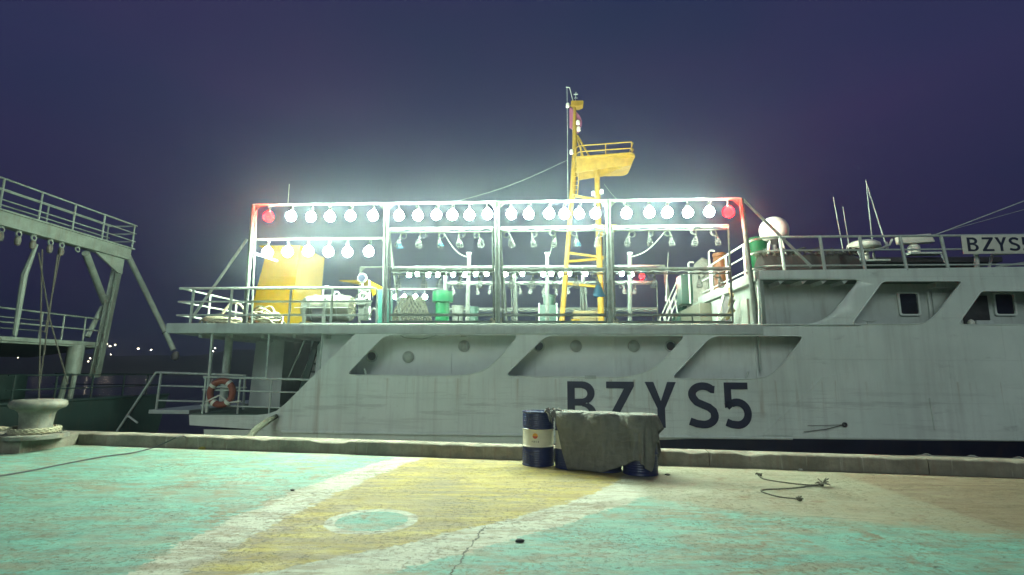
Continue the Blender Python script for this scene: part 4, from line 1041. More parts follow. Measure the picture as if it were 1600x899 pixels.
# top mast
my(MB().tube([S(894, 310, wm), S(898, 240, wm), S(897.5, 166, wm)], [.10, .09, .055], 10), 'topmast')
my(MB().tube([S(902, 212, wm), S(930, 260, wm)], .035, 6), 'stay_tube'); my(MB().tube([S(902, 216, wm+.5), S(916, 260, wm+.5)], .035, 6), 'stay_tube')
my(MB().prism([P2(892,161,wm), P2(911,161,wm), P2(911,166,wm), P2(904,169,wm), P2(892,168,wm)], 1, wm-.15, wm+.15), 'yard')
my(MB().tube([S(896, 161, wm), S(890, 137, wm), S(884.5, 136.5, wm)], .014, 6), 'gaff', 'white_pipe')
my(MB().tube([S(886, 137, wm), S(887.5, 318, wm)], .009, 5), 'halyard', 'cable')
for px, py in ((903, 192), (904, 202), (893, 238), (887, 165), (940, 300), (927, 303)):
    p = S(px, py, wm-.1); my(MB().lathe([(0,-.07),(.06,-.06),(.06,.05),(.04,.08),(0,.085)], p, 12), 'navigation_light', 'canister_white')
    my(MB().tube([p, S(897.5 if px < 920 else 933, py, wm)], .018, 5), 'light_arm')
my(MB().tube([S(899, 160, wm), S(900, 144, wm)], .01, 5).box(S(896.5, 147, wm-.03), S(903, 148.3, wm+.03)).box(S(897, 153, wm-.03), S(902.5, 154.3, wm+.03)), 'wind_vane', 'cable')
wv = [S(887, 250, wm)]
for a, b_, nm in (((887, 250), (700, 318), 'stay_wire'), ((944, 288), (985, 322), 'stay_wire')):
    A, B = S(*a, wm), S(*b_, 3.5)
    my(MB().tube([A.lerp(B, t/12) + Vector((0,0,-.15*math.sin(math.pi*t/12))) for t in range(13)], .0035, 5), nm, 'cable')
fb = S(889, 200, wm); fl = thing('flag', 'dark red flag hanging limp from the mast top', 'flag', fb)
vs = []; n = 7; k_ = 12
for j in range(k_+1):
    for i in range(n):
        t = i/(n-1); s_ = j/k_
        vs.append((.02 + t*(.12+.28*math.sin(s_*2.6)) , .09*math.sin(t*9+s_*3)*t, .72*(1-s_) - .25*t*s_))
fo = MB().add(vs, [(j*n+i, j*n+i+1, (j+1)*n+i+1, (j+1)*n+i) for j in range(k_) for i in range(n-1)]).build('cloth', 'flag_cloth', fl, angle=180)
fo.modifiers.new('thick', 'SOLIDIFY').thickness = .006

# ---- bridge superstructure at the right
br_ = ship
zr = S(1195, 423).z; zb2 = S(1195, 438).z
uh = u_house + .01
inb = 6.2
SH(MB().box((uh, .055, z_deck), (uh+.08, inb, zb2)), 'aft_wall', 'house_wall_dimmed', smooth=False)
SH(MB().box((uh-.12, .01, zb2-.02), (uh+.02, inb, zr), .01), 'bridge_bulwark', 'house_wall_dimmed')
SH(MB().box((uh+.02, .06, zb2), (u_bow, W_BEAM-.3, zb2+.10)), 'bridge_deck', 'deck_floor', smooth=False)
SH(MB().box((uh+.085, .6, z_deck), (u_bow, .65, zb2-.002)), 'upper_passage_wall', 'grey_wall', smooth=False)
SH(MB().tube([S(1184, 437, .03), S(1188, 507, .03)], .03, 8), 'corner_pillar', 'white_pipe')
# lockers and doorway of the aft wall, stood off it
def awall(w0_, w1_, z0_, z1_, th, nm, mat, par=ship): return MB().box((uh-th, w0_, z0_), (uh-.002, w1_, z1_), .008).build(nm, mat, par)
Tz = lambda px, py: T(px, py, uh)
for nm, mat, p0, p1, th in (('locker', 'raft_shell_dimmed', (1113, 497), (1068, 470), .35), ('wall_panel', 'house_wall_dimmed', (1130, 497), (1114, 462), .06), ('doorway', 'dark_metal', (1142, 497), (1128, 452), .01), ('wall_panel', 'house_wall_dimmed', (1172, 500), (1160, 470), .05)):
    a, b_ = Tz(*p0), Tz(*p1); awall(min(a.y,b_.y), max(a.y,b_.y), z_deck, min(b_.z, zb2-.06), th, nm, mat)
pts = [T(1140, 452, uh-.2), T(1144, 462, uh-.25), T(1140, 478, uh-.2), T(1146, 485, uh-.25), T(1136, 498, uh-.3)]
SH(MB().tube(pts, .05, 8), 'bent_pipe', 'tan_wood')
SH(MB().tube([T(1147, 468, uh-.3), T(1138, 488, uh-.3), T(1128, 500, uh-.3)], .04, 8), 'bent_pipe', 'iron_grey')
SH(MB().tube([(uh-.4, 2.1, z_deck), (uh-.12, 2.1, zb2-.04)], .03, 6), 'strut', 'white_pipe')
# outside stair with rails
stx = empty('bridge_stair', ship)
a_, b_ = S(1042, 500, 5.6), S(1076, 458, 5.6)
for dw in (0, .7):
    MB().hexa([(a_.x,5.6+dw,z_deck),(a_.x+.16,5.6+dw,z_deck),(a_.x+.16,5.64+dw,z_deck),(a_.x,5.64+dw,z_deck),(b_.x,5.6+dw,b_.z),(b_.x+.16,5.6+dw,b_.z),(b_.x+.16,5.64+dw,b_.z),(b_.x,5.64+dw,b_.z)]).build('stringer', 'green_dark', stx)
    for h_ in (.35, .7): MB().tube([(a_.x-.1,5.62+dw,z_deck+h_),(b_.x-.1,5.62+dw,b_.z+h_)], .022, 6).build('handrail', 'white_pipe', stx)
    for t in (0.05, .5, .95): MB().tube([(a_.x+(b_.x-a_.x)*t,5.62+dw,z_deck+(b_.z-z_deck)*t),(a_.x+(b_.x-a_.x)*t-.1,5.62+dw,z_deck+(b_.z-z_deck)*t+.72)], .022, 6).build('rail_post', 'white_pipe', stx)
for i in range(6):
    t = (i+.5)/6; x_ = a_.x+(b_.x-a_.x)*t; z_ = z_deck+(b_.z-z_deck)*t
    MB().box((x_, 5.645, z_-.012), (x_+.2, 6.295, z_+.012)).build('tread', 'green_dark', stx)
# railing round the bridge deck
rl = empty('bridge_railing', ship)
zr1, zr2, zr3 = S(1300, 370, .05).z, S(1300, 391, .05).z, S(1300, 415, .05).z
ue = S(1222, 370, .05).x
for zz, rr_ in ((zr1, .028), (zr2, .02), (zr3, .02)):
    c0 = Vector((uh+.42, .05, zz))
    pts = [Vector((u_bow, .05, zz)), c0, Vector((uh+.16, .12, zz)), Vector((uh+.02, .32, zz)), Vector((uh-.03, .6, zz)), Vector((uh-.03, inb, zz))]
    MB().tube(pts, rr_, 8).build('rail', 'white_pipe', rl)
for a, b_ in (((1218, 370), (1226, 423)), ((1281, 370), (1289, 423)), ((1343, 370), (1352, 423)), ((1406, 370), (1417, 423)), ((1470, 369), (1482, 423))):
    A, B = S(*a, .05), S(*b_, .03); MB().tube([A, B], .036, 8).build('post', 'white_pipe', rl)
for w2 in (.75, 2.0, 3.2, 4.4, 5.6): MB().tube([(uh-.03, w2, zr1), (uh-.03, w2, zr)], .03, 8).build('post', 'white_pipe', rl)
MB().tube([S(1352, 420, .1), S(1341, 392, .8)], .025, 6).build('stay', 'white_pipe', rl)
MB().tube([S(1482, 420, .1), S(1471, 398, .8)], .025, 6).build('stay', 'white_pipe', rl)
MB().tube([S(1545, 420, .3), S(1550, 399, .3), S(1556, 398, .3), S(1620, 392, .3)], .03, 6).build('stay', 'white_pipe', rl)
MB().tube([S(1556, 418, .3), S(1640, 404, .3)], .025, 6).build('stay', 'white_pipe', rl)
# windows of the upper passage wall
for (x0, y0, x1, y1) in ((1404, 459, 1432, 491), (1553, 460, 1582, 491), (1640, 460, 1668, 491)):
    wp = poly_round([P2(x0, y0, .57), P2(x1, y0, .57), P2(x1+4, y1, .57), P2(x0+4, y1, .57)], .05)
    cxm = (sum(p[0] for p in wp)/len(wp), sum(p[1] for p in wp)/len(wp))
    wo_ = [(cxm[0]+(p[0]-cxm[0])*1.2, cxm[1]+(p[1]-cxm[1])*1.16) for p in wp]
    o = finish(plate(wo_, [wp], .05), 'window_frame', 'white_wall', ship, True, 30); o.location.y = .545
    o2 = finish(plate(wp, [], .01), 'pane', 'dark_glass', o, True, 30); o2.location.y = .04
SH(MB().box(S(1449, 455, .54), S(1455, 507, .598), .01), 'door_frame', 'white_wall')
SH(MB().box(S(1456, 457, .56), S(1500, 507, .598), .01), 'door', 'grey_wall')
SH(MB().box(S(1462, 441, .3), S(1500, 452, .595), .01), 'cable_box', 'grey_wall')
SH(MB().box(S(1502, 462, .55), S(1546, 507, .598), .01), 'door', 'dark_metal')
SH(MB().tube([S(1349, 501, .3), S(1360, 503, .3), S(1370, 501, .3)], .012, 5).tube([S(1355, 503, .3), S(1356, 507, .3)], .012, 5).tube([S(1363, 503, .3), S(1363, 507, .3)], .012, 5), 'cleat', 'white_pipe')
o = thing('work_lantern', 'small pale lantern on the sill of the rightmost opening', 'lantern', S(1518, 508, .1))
MB().lathe([(0,0),(.06,.01),(.07,.05),(.05,.1),(.02,.12),(0,.13)], n=14).build('body', 'canister_white', o); MB().box((.08,-.05,0),(.45,.05,.1),.02).build('battery', 'grey_wall', o)
for px in (1206, 1240, 1270, 1302):
    p = S(px, 438, .5); SH(MB().prism([(p.x-.06, zb2-.004), (p.x+.08, zb2-.004), (p.x-.02, zb2-.09)], 1, .055, .595), 'deck_bracket', 'grey_wall')
# ---- things on the bridge deck
zbd = zb2 + .10
def onbridge(px, w): return Vector((S(px, 420, w).x, w, zbd))
b0 = onbridge(1214, 2.0); o = thing('radome', 'white satellite radome ball on a flared stand on the bridge deck', 'radome', b0)
cr_ = S(1214, 360, 2.0) - b0; rr_ = px_m(1192, 1237, 2.0)
prof = [(0, cr_.z+rr_*1.02)] + [(rr_*math.sin(q_), cr_.z+rr_*math.cos(q_)) for q_ in np.linspace(.15, 1.65, 14)] + [(rr_*.95, cr_.z-rr_*.45), (rr_*.8, cr_.z-rr_*.62), (rr_*.45, cr_.z-rr_*.75), (0, cr_.z-rr_*.76)]
MB().lathe(prof, n=36).build('dome', 'radome', o, angle=60)
MB().lathe([(.22,0),(.07,.06),(.07,cr_.z-rr_*1.1),(.2,cr_.z-rr_*.77)], n=20).build('pedestal', 'dark_metal', o)
for k_ in range(4):
    q_ = k_*math.pi/2+.5; MB().tube([(.5*math.cos(q_),.5*math.sin(q_),0),(.2*math.cos(q_),.2*math.sin(q_),cr_.z-rr_*.85)], .025, 6).build('leg', 'white_pipe', o)
b0 = onbridge(1186, 2.5); o = thing('green_barrel', 'green barrel standing beside the white radome', 'barrel', b0)
r_ = px_m(1171, 1201, 2.5); h_ = S(1186, 373, 2.5).z - zbd
MB().lathe([(r_*.95,0),(r_,.05),(r_,h_*.33),(r_*1.03,h_*.35),(r_,h_*.37),(r_,h_-.05),(r_*.97,h_),(r_*.9,h_),(r_*.88,h_-.03),(0,h_-.03)], n=28).build('shell', 'green_bright', o)
b0 = onbridge(1125, 3.6); o = thing('orange_barrel', 'tall orange plastic barrel behind the bridge stair rail', 'barrel', b0)
r_ = px_m(1114, 1135, 3.6); h_ = S(1125, 396, 3.6).z - zbd
MB().lathe([(r_*.95,0),(r_,.05),(r_*.98,h_*.4),(r_*1.02,h_*.42),(r_*.98,h_*.45),(r_*.97,h_-.2),(r_*.85,h_-.12),(r_*1.02,h_-.10),(r_*1.02,h_-.03),(r_*.9,h_),(0,h_)], n=24).build('shell', 'orange_plastic', o)
b0 = onbridge(1098, 4.6); o = thing('covered_raft', 'bulky grey object under a tarpaulin left of the orange barrel', 'tarpaulin', b0)
rx, hz = px_m(1082, 1113, 4.6), S(1098, 402, 4.6).z - zbd
n, k_ = 24, 8; vs = []
for j in range(k_+1):
    for i in range(n):
        q_ = 2*math.pi*i/n; t = j/k_; rr2 = (1-max(0,(t-.55)/.45)**2)**.5 if t > .55 else 1.0
        nz = 1+.10*mnoise.noise(Vector((math.cos(q_)*2.2, math.sin(q_)*2.2, t*2)))
        vs.append((rx*rr2*math.cos(q_)*nz, .6*rr2*math.sin(q_)*nz, hz*t))
MB().add(vs, [(j*n+i, j*n+(i+1)%n, (j+1)*n+(i+1)%n, (j+1)*n+i) for j in range(k_) for i in range(n)]).build('cover', 'tarpaulin', o, angle=180)
b0 = onbridge(1071, 5.2); o = thing('green_tank', 'dark green tank at the head of the bridge stair', 'tank', b0)
MB().box((-.25, -.3, 0), (.25, .3, S(1071, 432, 5.2).z - zbd), .03).build('body', 'green_dark', o)
for px, py, w in ((1109, 392, 3.8), (1076, 410, 4.9)):
    b0 = onbridge(px, w); o = thing('vent_pipe', 'white goose-neck vent pipe ' + ('beside the orange barrel' if px > 1100 else 'beside the covered raft'), 'pipe', b0)
    h_ = S(px, py, w).z - zbd; MB().tube([(0,0,0),(0,0,h_-.04),(.04,0,h_),(.15,0,h_),(.17,0,h_-.03)], .03, 8).build('pipe', 'white_pipe', o)
# heap of dark net along the bridge deck
b0 = onbridge(1290, 1.6); o = thing('net_heap', 'long dark heap of netting on the bridge deck behind the railing', 'net', b0)
L_, n, k_ = S(1345, 410, 1.6).x - S(1172, 410, 1.6).x, 60, 8; vs = []
hN = S(1290, 398, 1.6).z - zbd
x00 = S(1172, 410, 1.6).x - b0.x
for i in range(n+1):
    for j in range(k_+1):
        t = i/n; q_ = math.pi*j/k_; nz = 1+.18*mnoise.noise(Vector((t*9, j*.7, 2.0)))+.08*mnoise.noise(Vector((t*30, j*1.7, 2.0)))
        vs.append((x00+L_*t, -.45*math.cos(q_), max(0, hN*math.sin(q_)*nz*min(1, t*12, (1-t)*12))))
MB().add(vs, [(i*(k_+1)+j, i*(k_+1)+j+1, (i+1)*(k_+1)+j+1, (i+1)*(k_+1)+j) for i in range(n) for j in range(k_)]).build('heap', 'net_dark', o)
m_ = MB(); rnd = random.Random(4)
for i in range(46):
    x_ = x00 + L_*rnd.random(); pts = []
    for k_ in range(6): pts.append((x_+rnd.uniform(-.12,.12)+.05*k_, rnd.uniform(-.3,.1), hN*(.95+rnd.uniform(-.05,.22))))
    m_.tube(pts, .012, 4)
tag(m_.build('strands', 'netting', o), kind='stuff')
# long low net / gear to the right
SH(MB().box(S(1340, 402, 2.4), S(1520, 421, 3.4), .04), 'skylight_house', 'dark_metal')
# whip aerials
for i, (a, b_, w) in enumerate((((1302, 308), (1321, 412), 2.6), ((1317, 323), (1331, 412), 2.6), ((1353, 281), (1366, 405), 2.4), ((1353, 284), (1386, 388), 2.2), ((1044, 395), (1041, 470), 6.3))):
    A, B = S(*a, w), S(*b_, w)
    o = thing('whip_aerial', ['tall whip aerial left of the pair, behind the bridge railing', 'shorter whip aerial, second from the left behind the bridge railing', 'tallest whip aerial, upright one of the leaning pair', 'slanting whip aerial of the leaning pair', 'thin aerial left of the bridge stair'][i], 'aerial', B)
    MB().tube([A - B, (0,0,0)], [.009, .02], 6).build('rod', 'white_pipe', o)
    MB().lathe([(.035,-.02),(.035,.14),(.02,.17),(0,.171)], n=10).build('base', 'canister_white', o)
b0 = S(1350, 392, 2.2); o = thing('radar_scanner', 'white domed radar scanner behind the third bridge railing post', 'radar', b0)
MB().lathe([(.10,-.25),(.10,.02),(.34,.03),(.40,.08),(.38,.18),(.28,.25),(0,.27)], n=28).build('drum', 'canister_white', o)
MB().tube([S(1356, 392, 2.0)-b0, S(1378, 388, 2.0)-b0, S(1390, 383, 2.0)-b0, S(1394, 374, 2.0)-b0], .03, 8).build('bracket', 'white_pipe', o)
MB().box((-.5,-.1,-.3),(.6,.1,-.255)).build('shelf', 'white_pipe', o)
b0 = S(1428, 389, 2.2); o = thing('open_array_radar', 'white bar-shaped radar between the fourth and fifth bridge railing posts', 'radar', b0)
MB().hexa([(-.38,-.12,.12),(.5,-.12,.16),(.5,.12,.16),(-.38,.12,.12),(-.42,-.1,.34),(.42,-.1,.40),(.42,.1,.40),(-.42,.1,.34)], .03).build('scanner', 'canister_white', o)
MB().lathe([(.14,-.12),(.14,.06),(.08,.12),(0,.121)], n=18).build('gearbox', 'canister_white', o); MB().box((-.2,-.15,-.17),(.65,.15,-.12)).build('shelf', 'white_pipe', o)
# stay wire rising out of the frame
A, B = S(1462, 367, 2.0), S(1690, 280, 2.0)
SH(MB().tube([A, B], .014, 5), 'stay_wire', 'white_pipe'); SH(MB().tube([S(1440, 372, 3.4), S(1700, 300, 3.4)], .008, 5), 'stay_wire', 'cable')

# ---- lettering
def ribbon(pts, wd):
    pts = [Vector(p) for p in pts]; L_, R_ = [], []
    for i, p in enumerate(pts):
        t = (pts[min(i+1, len(pts)-1)] - pts[max(i-1, 0)]).normalized(); nn = Vector((-t.y, t.x)) * wd/2
        L_.append(tuple(p+nn)); R_.append(tuple(p-nn))
    return L_ + R_[::-1]
def arc(cx_, cy_, rx, ry, a0, a1, n=14):
    return [(cx_+rx*math.cos(R(a0+(a1-a0)*i/n)), cy_+ry*math.sin(R(a0+(a1-a0)*i/n))) for i in range(n+1)]
def glyph(ch, s_=.165):
    """outline polygons on a unit-high cell, width about 0.62; list of (outer, holes)"""
    h = s_/2
    if ch == 'B':
        o_ = [(0,0),(0,1),(.33,1)] + arc(.33,.745,.27,.255,90,-75,12) + arc(.34,.27,.30,.27,75,-90,12) 
        return [(o_, [[(s_,s_*.9),(s_,.46)] + [(.32,.46)] + arc(.32,.28,.16,.165,88,-88,10) , [(s_,.61),(s_,1-s_*.9),(.31,1-s_*.9)] + arc(.31,.73,.13,.115,80,-80,10)])]
    if ch == 'Z': return [([(0.02,1),(.64,1),(.64,.90),(.22,s_*.9),(.64,s_*.9),(.64,0),(0,0),(0,.10),(.42,1-s_*.9),(.02,1-s_*.9)], [])]
    if ch == 'Y': return [([(0,1),(s_*1.15,1),(.34,.58),(.68-s_*1.15,1),(.68,1),(.34+h,.42),(.34+h,0),(.34-h,0),(.34-h,.42)], [])]
    if ch == 'S':
        c_ = [(.56,.80)] + arc(.33,.735,.24,.185,30,180,12) + [(.11,.66),(.17,.58),(.30,.515),(.42,.46),(.52,.38)] + arc(.32,.27,.235,.19,12,-90,10) + [(.18,.10),(.02,.155)]
        c_ = [(.575,.84)] + arc(.33,.735,.235,.182,38,195,14) + arc(.33,.27,.235,.188,38,-100,14)[0:0] + [(.125,.645),(.19,.565),(.31,.51),(.44,.455),(.53,.375)] + arc(.32,.27,.235,.188,12,-95,12) + [(.17,.10),(.03,.15)]
        return [(ribbon(c_, s_), [])]
    if ch == '5':
        return [([(.03,1),(.56,1),(.56,1-s_*.9),(.03+s_*.95,1-s_*.9),(.03+s_*.95,.50),(.03,.44)], []), (ribbon([(.07,.47),(.16,.545)] + arc(.30,.325,.235,.245,115,-100,18) + [(.16,.095),(.05,.14)], s_), [])]
def word(txt, cells, z0, hgt, w, par, mat='navy_print', stroke=.165):
    for ch, (u0, u1) in zip(txt, cells):
        gl = glyph(ch, stroke); xs = [p[0] for o_, _ in gl for p in o_]; x0, x1 = min(xs), max(xs)
        fx = lambda p: (u0 + (p[0]-x0)/(x1-x0)*(u1-u0), z0 + p[1]*hgt)
        allv = MB(); me_all = None; bm = bmesh.new()
        for o_, hs in gl:
            me = plate([fx(p) for p in o_], [[fx(p) for p in q_] for q_ in hs], .004, np.arange(round(u0,2), u1, .12) if False else ())
            bm.from_mesh(me)
        me = bpy.data.meshes.new('letter'); bm.to_mesh(me); bm.free()
        o = finish(me, 'letter', mat, par, False); o.location.y = w
cells = [(S(a, 630).x, S(b_, 630).x) for a, b_ in ((886.5, 932), (946, 991), (1008, 1057), (1074.5, 1121.5), (1131, 1173))]
word('BZYS5', cells, S(1030, 668.5).z, S(1030, 597).z - S(1030, 668.5).z, -.024, ship)
nb = empty('name_board', ship)
p0, p1 = S(1506, 397, -.02), S(1628, 367, -.02)
MB().box((p0.x, -.02, p0.z), (p1.x, .005, p1.z), .004).build('board', 'canister_white', nb)
MB().tube([S(1525, 397, .2), S(1527, 421, .2)], .05, 6).build('board_leg', 'white_pipe', nb)
hh_ = p1.z - p0.z
cells = [(S(a, 380, -.02).x, S(b_, 380, -.02).x) for a, b_ in ((1511, 1528), (1534, 1552), (1555, 1573), (1576, 1593), (1597, 1613))]
word('BZYS5', cells, p0.z + hh_*.14, hh_*.74, -.026, nb, stroke=.16)

# ---- lifebuoy on the stern rail
lb_ = S(346, 614, .02); o = thing('lifebuoy', 'faded red lifebuoy with white bands hung on the stern railing', 'lifebuoy', lb_)
MB().torus((0,0,0), .275, .075, (0,1,0), 36, 10).build('ring', 'ring_red', o)
for q_ in (0.9, 2.5, 4.1, 5.4):
    c_ = Vector((.275*math.cos(q_), 0, .275*math.sin(q_))); tg = Vector((-math.sin(q_), 0, math.cos(q_)))
    MB().tube([c_-tg*.035, c_+tg*.035], .081, 12, cap=False).build('band', 'canister_white', o)
m_ = MB()
for q_ in (0.9, 2.5, 4.4): m_.tube([(0,-.02,-.06), (.25*math.cos(q_) if q_ < 3 else .22, -.09, -.06-.18 if q_ < 2 else .0), ], .012, 5) if False else None
MB().tube([(-.30,-.06,-.20),(-.02,-.07,-.06),(0.02,-.07,-.06),(.24,-.06,-.22),(.5,-.02,-.18)], .018, 6).build('grab_line', 'canister_white', o)
# mooring rope at the stern
o = tag(MB().tube([S(433, 650, -.05), S(416, 660, -.25), S(400, 671, -.6), S(384, 690, -1.2)], [.05, .075, .075, .07], 8).build('mooring_rope', 'netting', None), 'thick pale mooring rope slanting down from the stern to the quay', 'rope'); o.matrix_world = SHIP

# ================================================================== NEIGHBOURING VESSEL AT THE LEFT
nv_ = empty('gantry_vessel', None, SHIP); tag(nv_, 'dark green vessel with a tall railed stern gantry at the left edge', 'ship')
UG, WG = -15.5, 7.4
NB = lambda mb, nm, mat='gantry', par=nv_, **k: mb.build(nm, mat, par, **k)
bt0, bt1 = T(-260, 282, UG), T(204, 390, UG)
zb_t = bt1.z; hbm = .42; GE = bt1.y
NB(MB().box((UG-.35, -1.5, zb_t-hbm), (UG+.05, GE, zb_t), .02), 'gantry_beam')
NB(MB().box((UG-1.1, -1.5, zb_t+.002), (UG+.1, GE+.12, zb_t+.06), .01), 'gantry_walkway')
gr = empty('gantry_railing', nv_)
for h_ in (.98, .66, .34): NB(MB().tube([(UG+.05, -1.5, zb_t+h_), (UG+.05, GE+.12, zb_t+h_), (UG-1.0, GE+.12, zb_t+h_)], .03 if h_ > .9 else .022, 8), 'rail', par=gr)
for w2 in (-1, .5, 1.9, 3.1, 4.3, 5.5, GE): NB(MB().tube([(UG+.05, w2, zb_t+.05), (UG+.05, w2, zb_t+.98)], .03, 8), 'post', par=gr)
for h_ in (.98, .5): NB(MB().tube([(UG-1.05, -1.5, zb_t+h_), (UG-1.05, GE+.12, zb_t+h_)], .024, 8), 'rail', par=gr)
for w2 in (0, 2.2, 4.4, GE): NB(MB().tube([(UG-1.05, w2, zb_t+.05), (UG-1.05, w2, zb_t+.98)], .026, 8), 'post', par=gr)
A, B = S(192, 398, WG), S(152, 590, WG)
def obeam(A, B, a, b_): # rectangular leg
    return MB().hexa([(B.x-a,B.y-b_,B.z),(B.x+a,B.y-b_,B.z),(B.x+a,B.y+b_,B.z),(B.x-a,B.y+b_,B.z),(A.x-a,A.y-b_,A.z),(A.x+a,A.y-b_,A.z),(A.x+a,A.y+b_,A.z),(A.x-a,A.y+b_,A.z)], .02)
lg = NB(obeam(A + Vector((-.12,0,0)), B + Vector((-.12,0,0)), .11, .16), 'gantry_leg')
for sg in (.08, .34): NB(MB().tube([A+Vector((sg-.15,-.28,0)), B+Vector((sg-.15,-.28,0))], .022, 6), 'ladder_rail', par=lg)
for k_ in range(16):
    p = A.lerp(B, (k_+.5)/16); NB(MB().tube([p+Vector((-.07,-.28,0)), p+Vector((.19,-.28,0))], .014, 5), 'rung', par=lg)
A2 = Vector((A.x, .4, A.z)); B2 = Vector((B.x, .4, B.z)); NB(obeam(A2, B2, .17, .2), 'gantry_leg')
NB(MB().tube([T(134, 396, UG), S(165, 476, WG)], .12, 10), 'brace'); NB(MB().tube([S(160, 480, WG), S(136, 527, WG-.5)], .09, 8), 'brace')
NB(MB().prism([(GE-1.4, zb_t-hbm), (GE-.1, zb_t-hbm), (GE-.1, zb_t-hbm-.6), (GE-.35, zb_t-hbm-.55)], 0, UG-.2, UG-.12), 'knee_plate')
NB(MB().tube([S(199, 398, WG+.1), S(259, 520, WG+.1), S(271, 547, WG+.1)], [.11, .10, .09], 10), 'boom')
NB(MB().torus(S(259, 520, WG+.1), .11, .025, (.45, 0, -.9), 14, 6), 'boom_collar', 'dark_metal')
NB(MB().lathe([(0,-.2),(.11,-.14),(.14,0),(.1,.14),(0,.18)], S(274, 556, WG+.1), 12), 'boom_block', 'dark_metal')
for px in (0, 28, 52, 79, 97, 122):
    p = T(px, 372 + px*.1, UG-.1); p.z = zb_t - hbm
    NB(MB().torus(p + Vector((0,0,-.1)), .08, .025, (1,0,.1), 12, 5).box(p+Vector((-.04,-.05,-.02)), p+Vector((.04,.05,0.0))), 'pad_eye')
    if px < 100: NB(MB().lathe([(0,-.16),(.07,-.12),(.09,0),(.07,.12),(0,.16)], p + Vector((0,0,-.32)), 10), 'hanging_block', 'iron_grey')
NB(MB().tube([T(57, 382, UG-.1), T(38, 430, UG-.1), T(23, 524, UG-.3)], [.05, .09, .06], 8), 'derrick_spar')
for a, b_ in (((60, 395), (78, 500)), ((95, 390), (70, 520)), ((90, 398), (62, 600)), ((66, 390), (60, 660)), ((78, 500), (106, 600))):
    NB(MB().tube([T(*a, UG), T(*b_, UG)], .022, 5), 'fall_rope', 'rope_dark')
# working deck with its railing
UP = -16.6; pd0, pd1 = T(-200, 520, UP), T(165, 536, UP); zpd = pd1.z
NB(MB().box((UP-4, -2.5, zpd-.14), (UP, pd1.y, zpd), .01), 'work_deck')
dr_ = empty('work_deck_railing', nv_)
hr = T(165, 500, UP).z - zpd
for h_ in (hr, hr*.5): NB(MB().tube([(UP, -2.5, zpd+h_), (UP, pd1.y, zpd+h_)], .028, 8), 'rail', par=dr_)
for px in (25, 62, 97, 131): p = T(px, 520, UP); NB(MB().tube([(UP, p.y, zpd), (UP, p.y, zpd+hr)], .03, 8), 'post', par=dr_)
for h_ in (hr*.95, hr*.5): NB(MB().tube([(UP-2.6, -2.5, zpd+h_), (UP-2.6, pd1.y, zpd+h_)], .022, 8), 'rail', par=dr_)
for w2 in (2.5, 4, 5.5): NB(MB().tube([(UP-2.6, w2, zpd), (UP-2.6, w2, zpd+hr)], .024, 8), 'post', par=dr_)
p0, p1 = T(119, 545, UP-.2), T(112, 584, UP-.2); NB(MB().tube([(p0.x, p0.y, zpd-.14), p1], [.26, .26], 16), 'column')
p2 = p1 + Vector((0,0,-1.0)); NB(MB().tube([p1+Vector((-.18,0,0)), p2+Vector((-.3,0,0))], .10, 8), 'column_leg'); NB(MB().tube([p1+Vector((.12,0,0)), p2+Vector((.05,0,0))], .09, 8), 'column_leg')
NB(MB().hexa([(UP-3,2,zpd-.6),(UP-.1,2,zpd-.2),(UP-.1,pd1.y-.1,zpd-.2),(UP-3,pd1.y-.1,zpd-.6),(UP-3,2,zpd-.145),(UP-.1,2,zpd-.145),(UP-.1,pd1.y-.1,zpd-.145),(UP-3,pd1.y-.1,zpd-.145)]), 'deck_haunch')
# hull and bulwark
zg = T(150, 622, UP).z
hp = [(-2.5, -2.2), (pd1.y+1.5, -2.2), (pd1.y+2.2, zg), (-2.5, zg)]
NB(MB().prism(hp, 0, UP-9, UP+1.2), 'hull', 'hull_green', smooth=False)
NB(MB().tube([(UP+1.2, -2.5, zg+.04), (UP+1.2, pd1.y+2.2, zg+.04)], .06, 8), 'rubbing_bar', 'hull_green')
sr = empty('stern_guard_rail', nv_)
for h_ in (.45, .9): NB(MB().tube([(UP+1.1, 3.0, zg+h_), (UP+1.1, pd1.y+2.1, zg+h_), (UP-4, pd1.y+2.1, zg+h_)], .025, 6), 'rail', 'hull_green', sr)
for w2 in (3.2, 4.6, 6.0, 7.4, 8.6): NB(MB().tube([(UP+1.1, w2, zg), (UP+1.1, w2, zg+.9)], .03, 6), 'post', 'hull_green', sr)
NB(MB().box((UP-4, 4.2, zg), (UP-1.8, 6.4, zg+.9), .05), 'winch_house', 'hull_green')

# ================================================================== ON THE QUAY
GM = Matrix.Identity(4)
# bollard
cb = ground(53, 684, KH); s_b = (cb - EYEP).length / FPX * 1.08
pxm = lambda n_: n_ * abs(cb.y) / FPX
o = thing('mooring_bollard', 'squat mushroom-headed iron bollard with rust stains on the kerb plinth', 'bollard', (cb.x, cb.y, KH), None, GM)
Rm = pxm(34.5); rn = pxm(20)
zt_ = ground(53, 624, 0).z
htop = (684-628)/FPX*cb.y*1.02
MB().lathe([(pxm(41),0),(pxm(41),.065),(pxm(39),.078),(rn*1.3,.08)], n=40).build('base_flange', 'iron_grey', o)
MB().lathe([(rn*1.12,.078),(rn*1.0,.16),(rn*.98,.26),(rn*1.04,htop*.60),(rn*1.13,htop*.68),(rn*1.35,htop*.74),(Rm*.93,htop*.77),(Rm,htop*.85),(Rm*.98,htop*.93),(Rm*.85,htop*.98),(Rm*.4,htop),(0,htop)], n=40).build('head', 'iron_grey', o, angle=60)
for k_ in range(8):
    q_ = k_*math.pi/4+.2; MB().lathe([(.03,.07),(.03,.1),(0,.1)], (pxm(36)*math.cos(q_), pxm(36)*math.sin(q_), 0), 6).build('bolt', 'iron_grey', o)
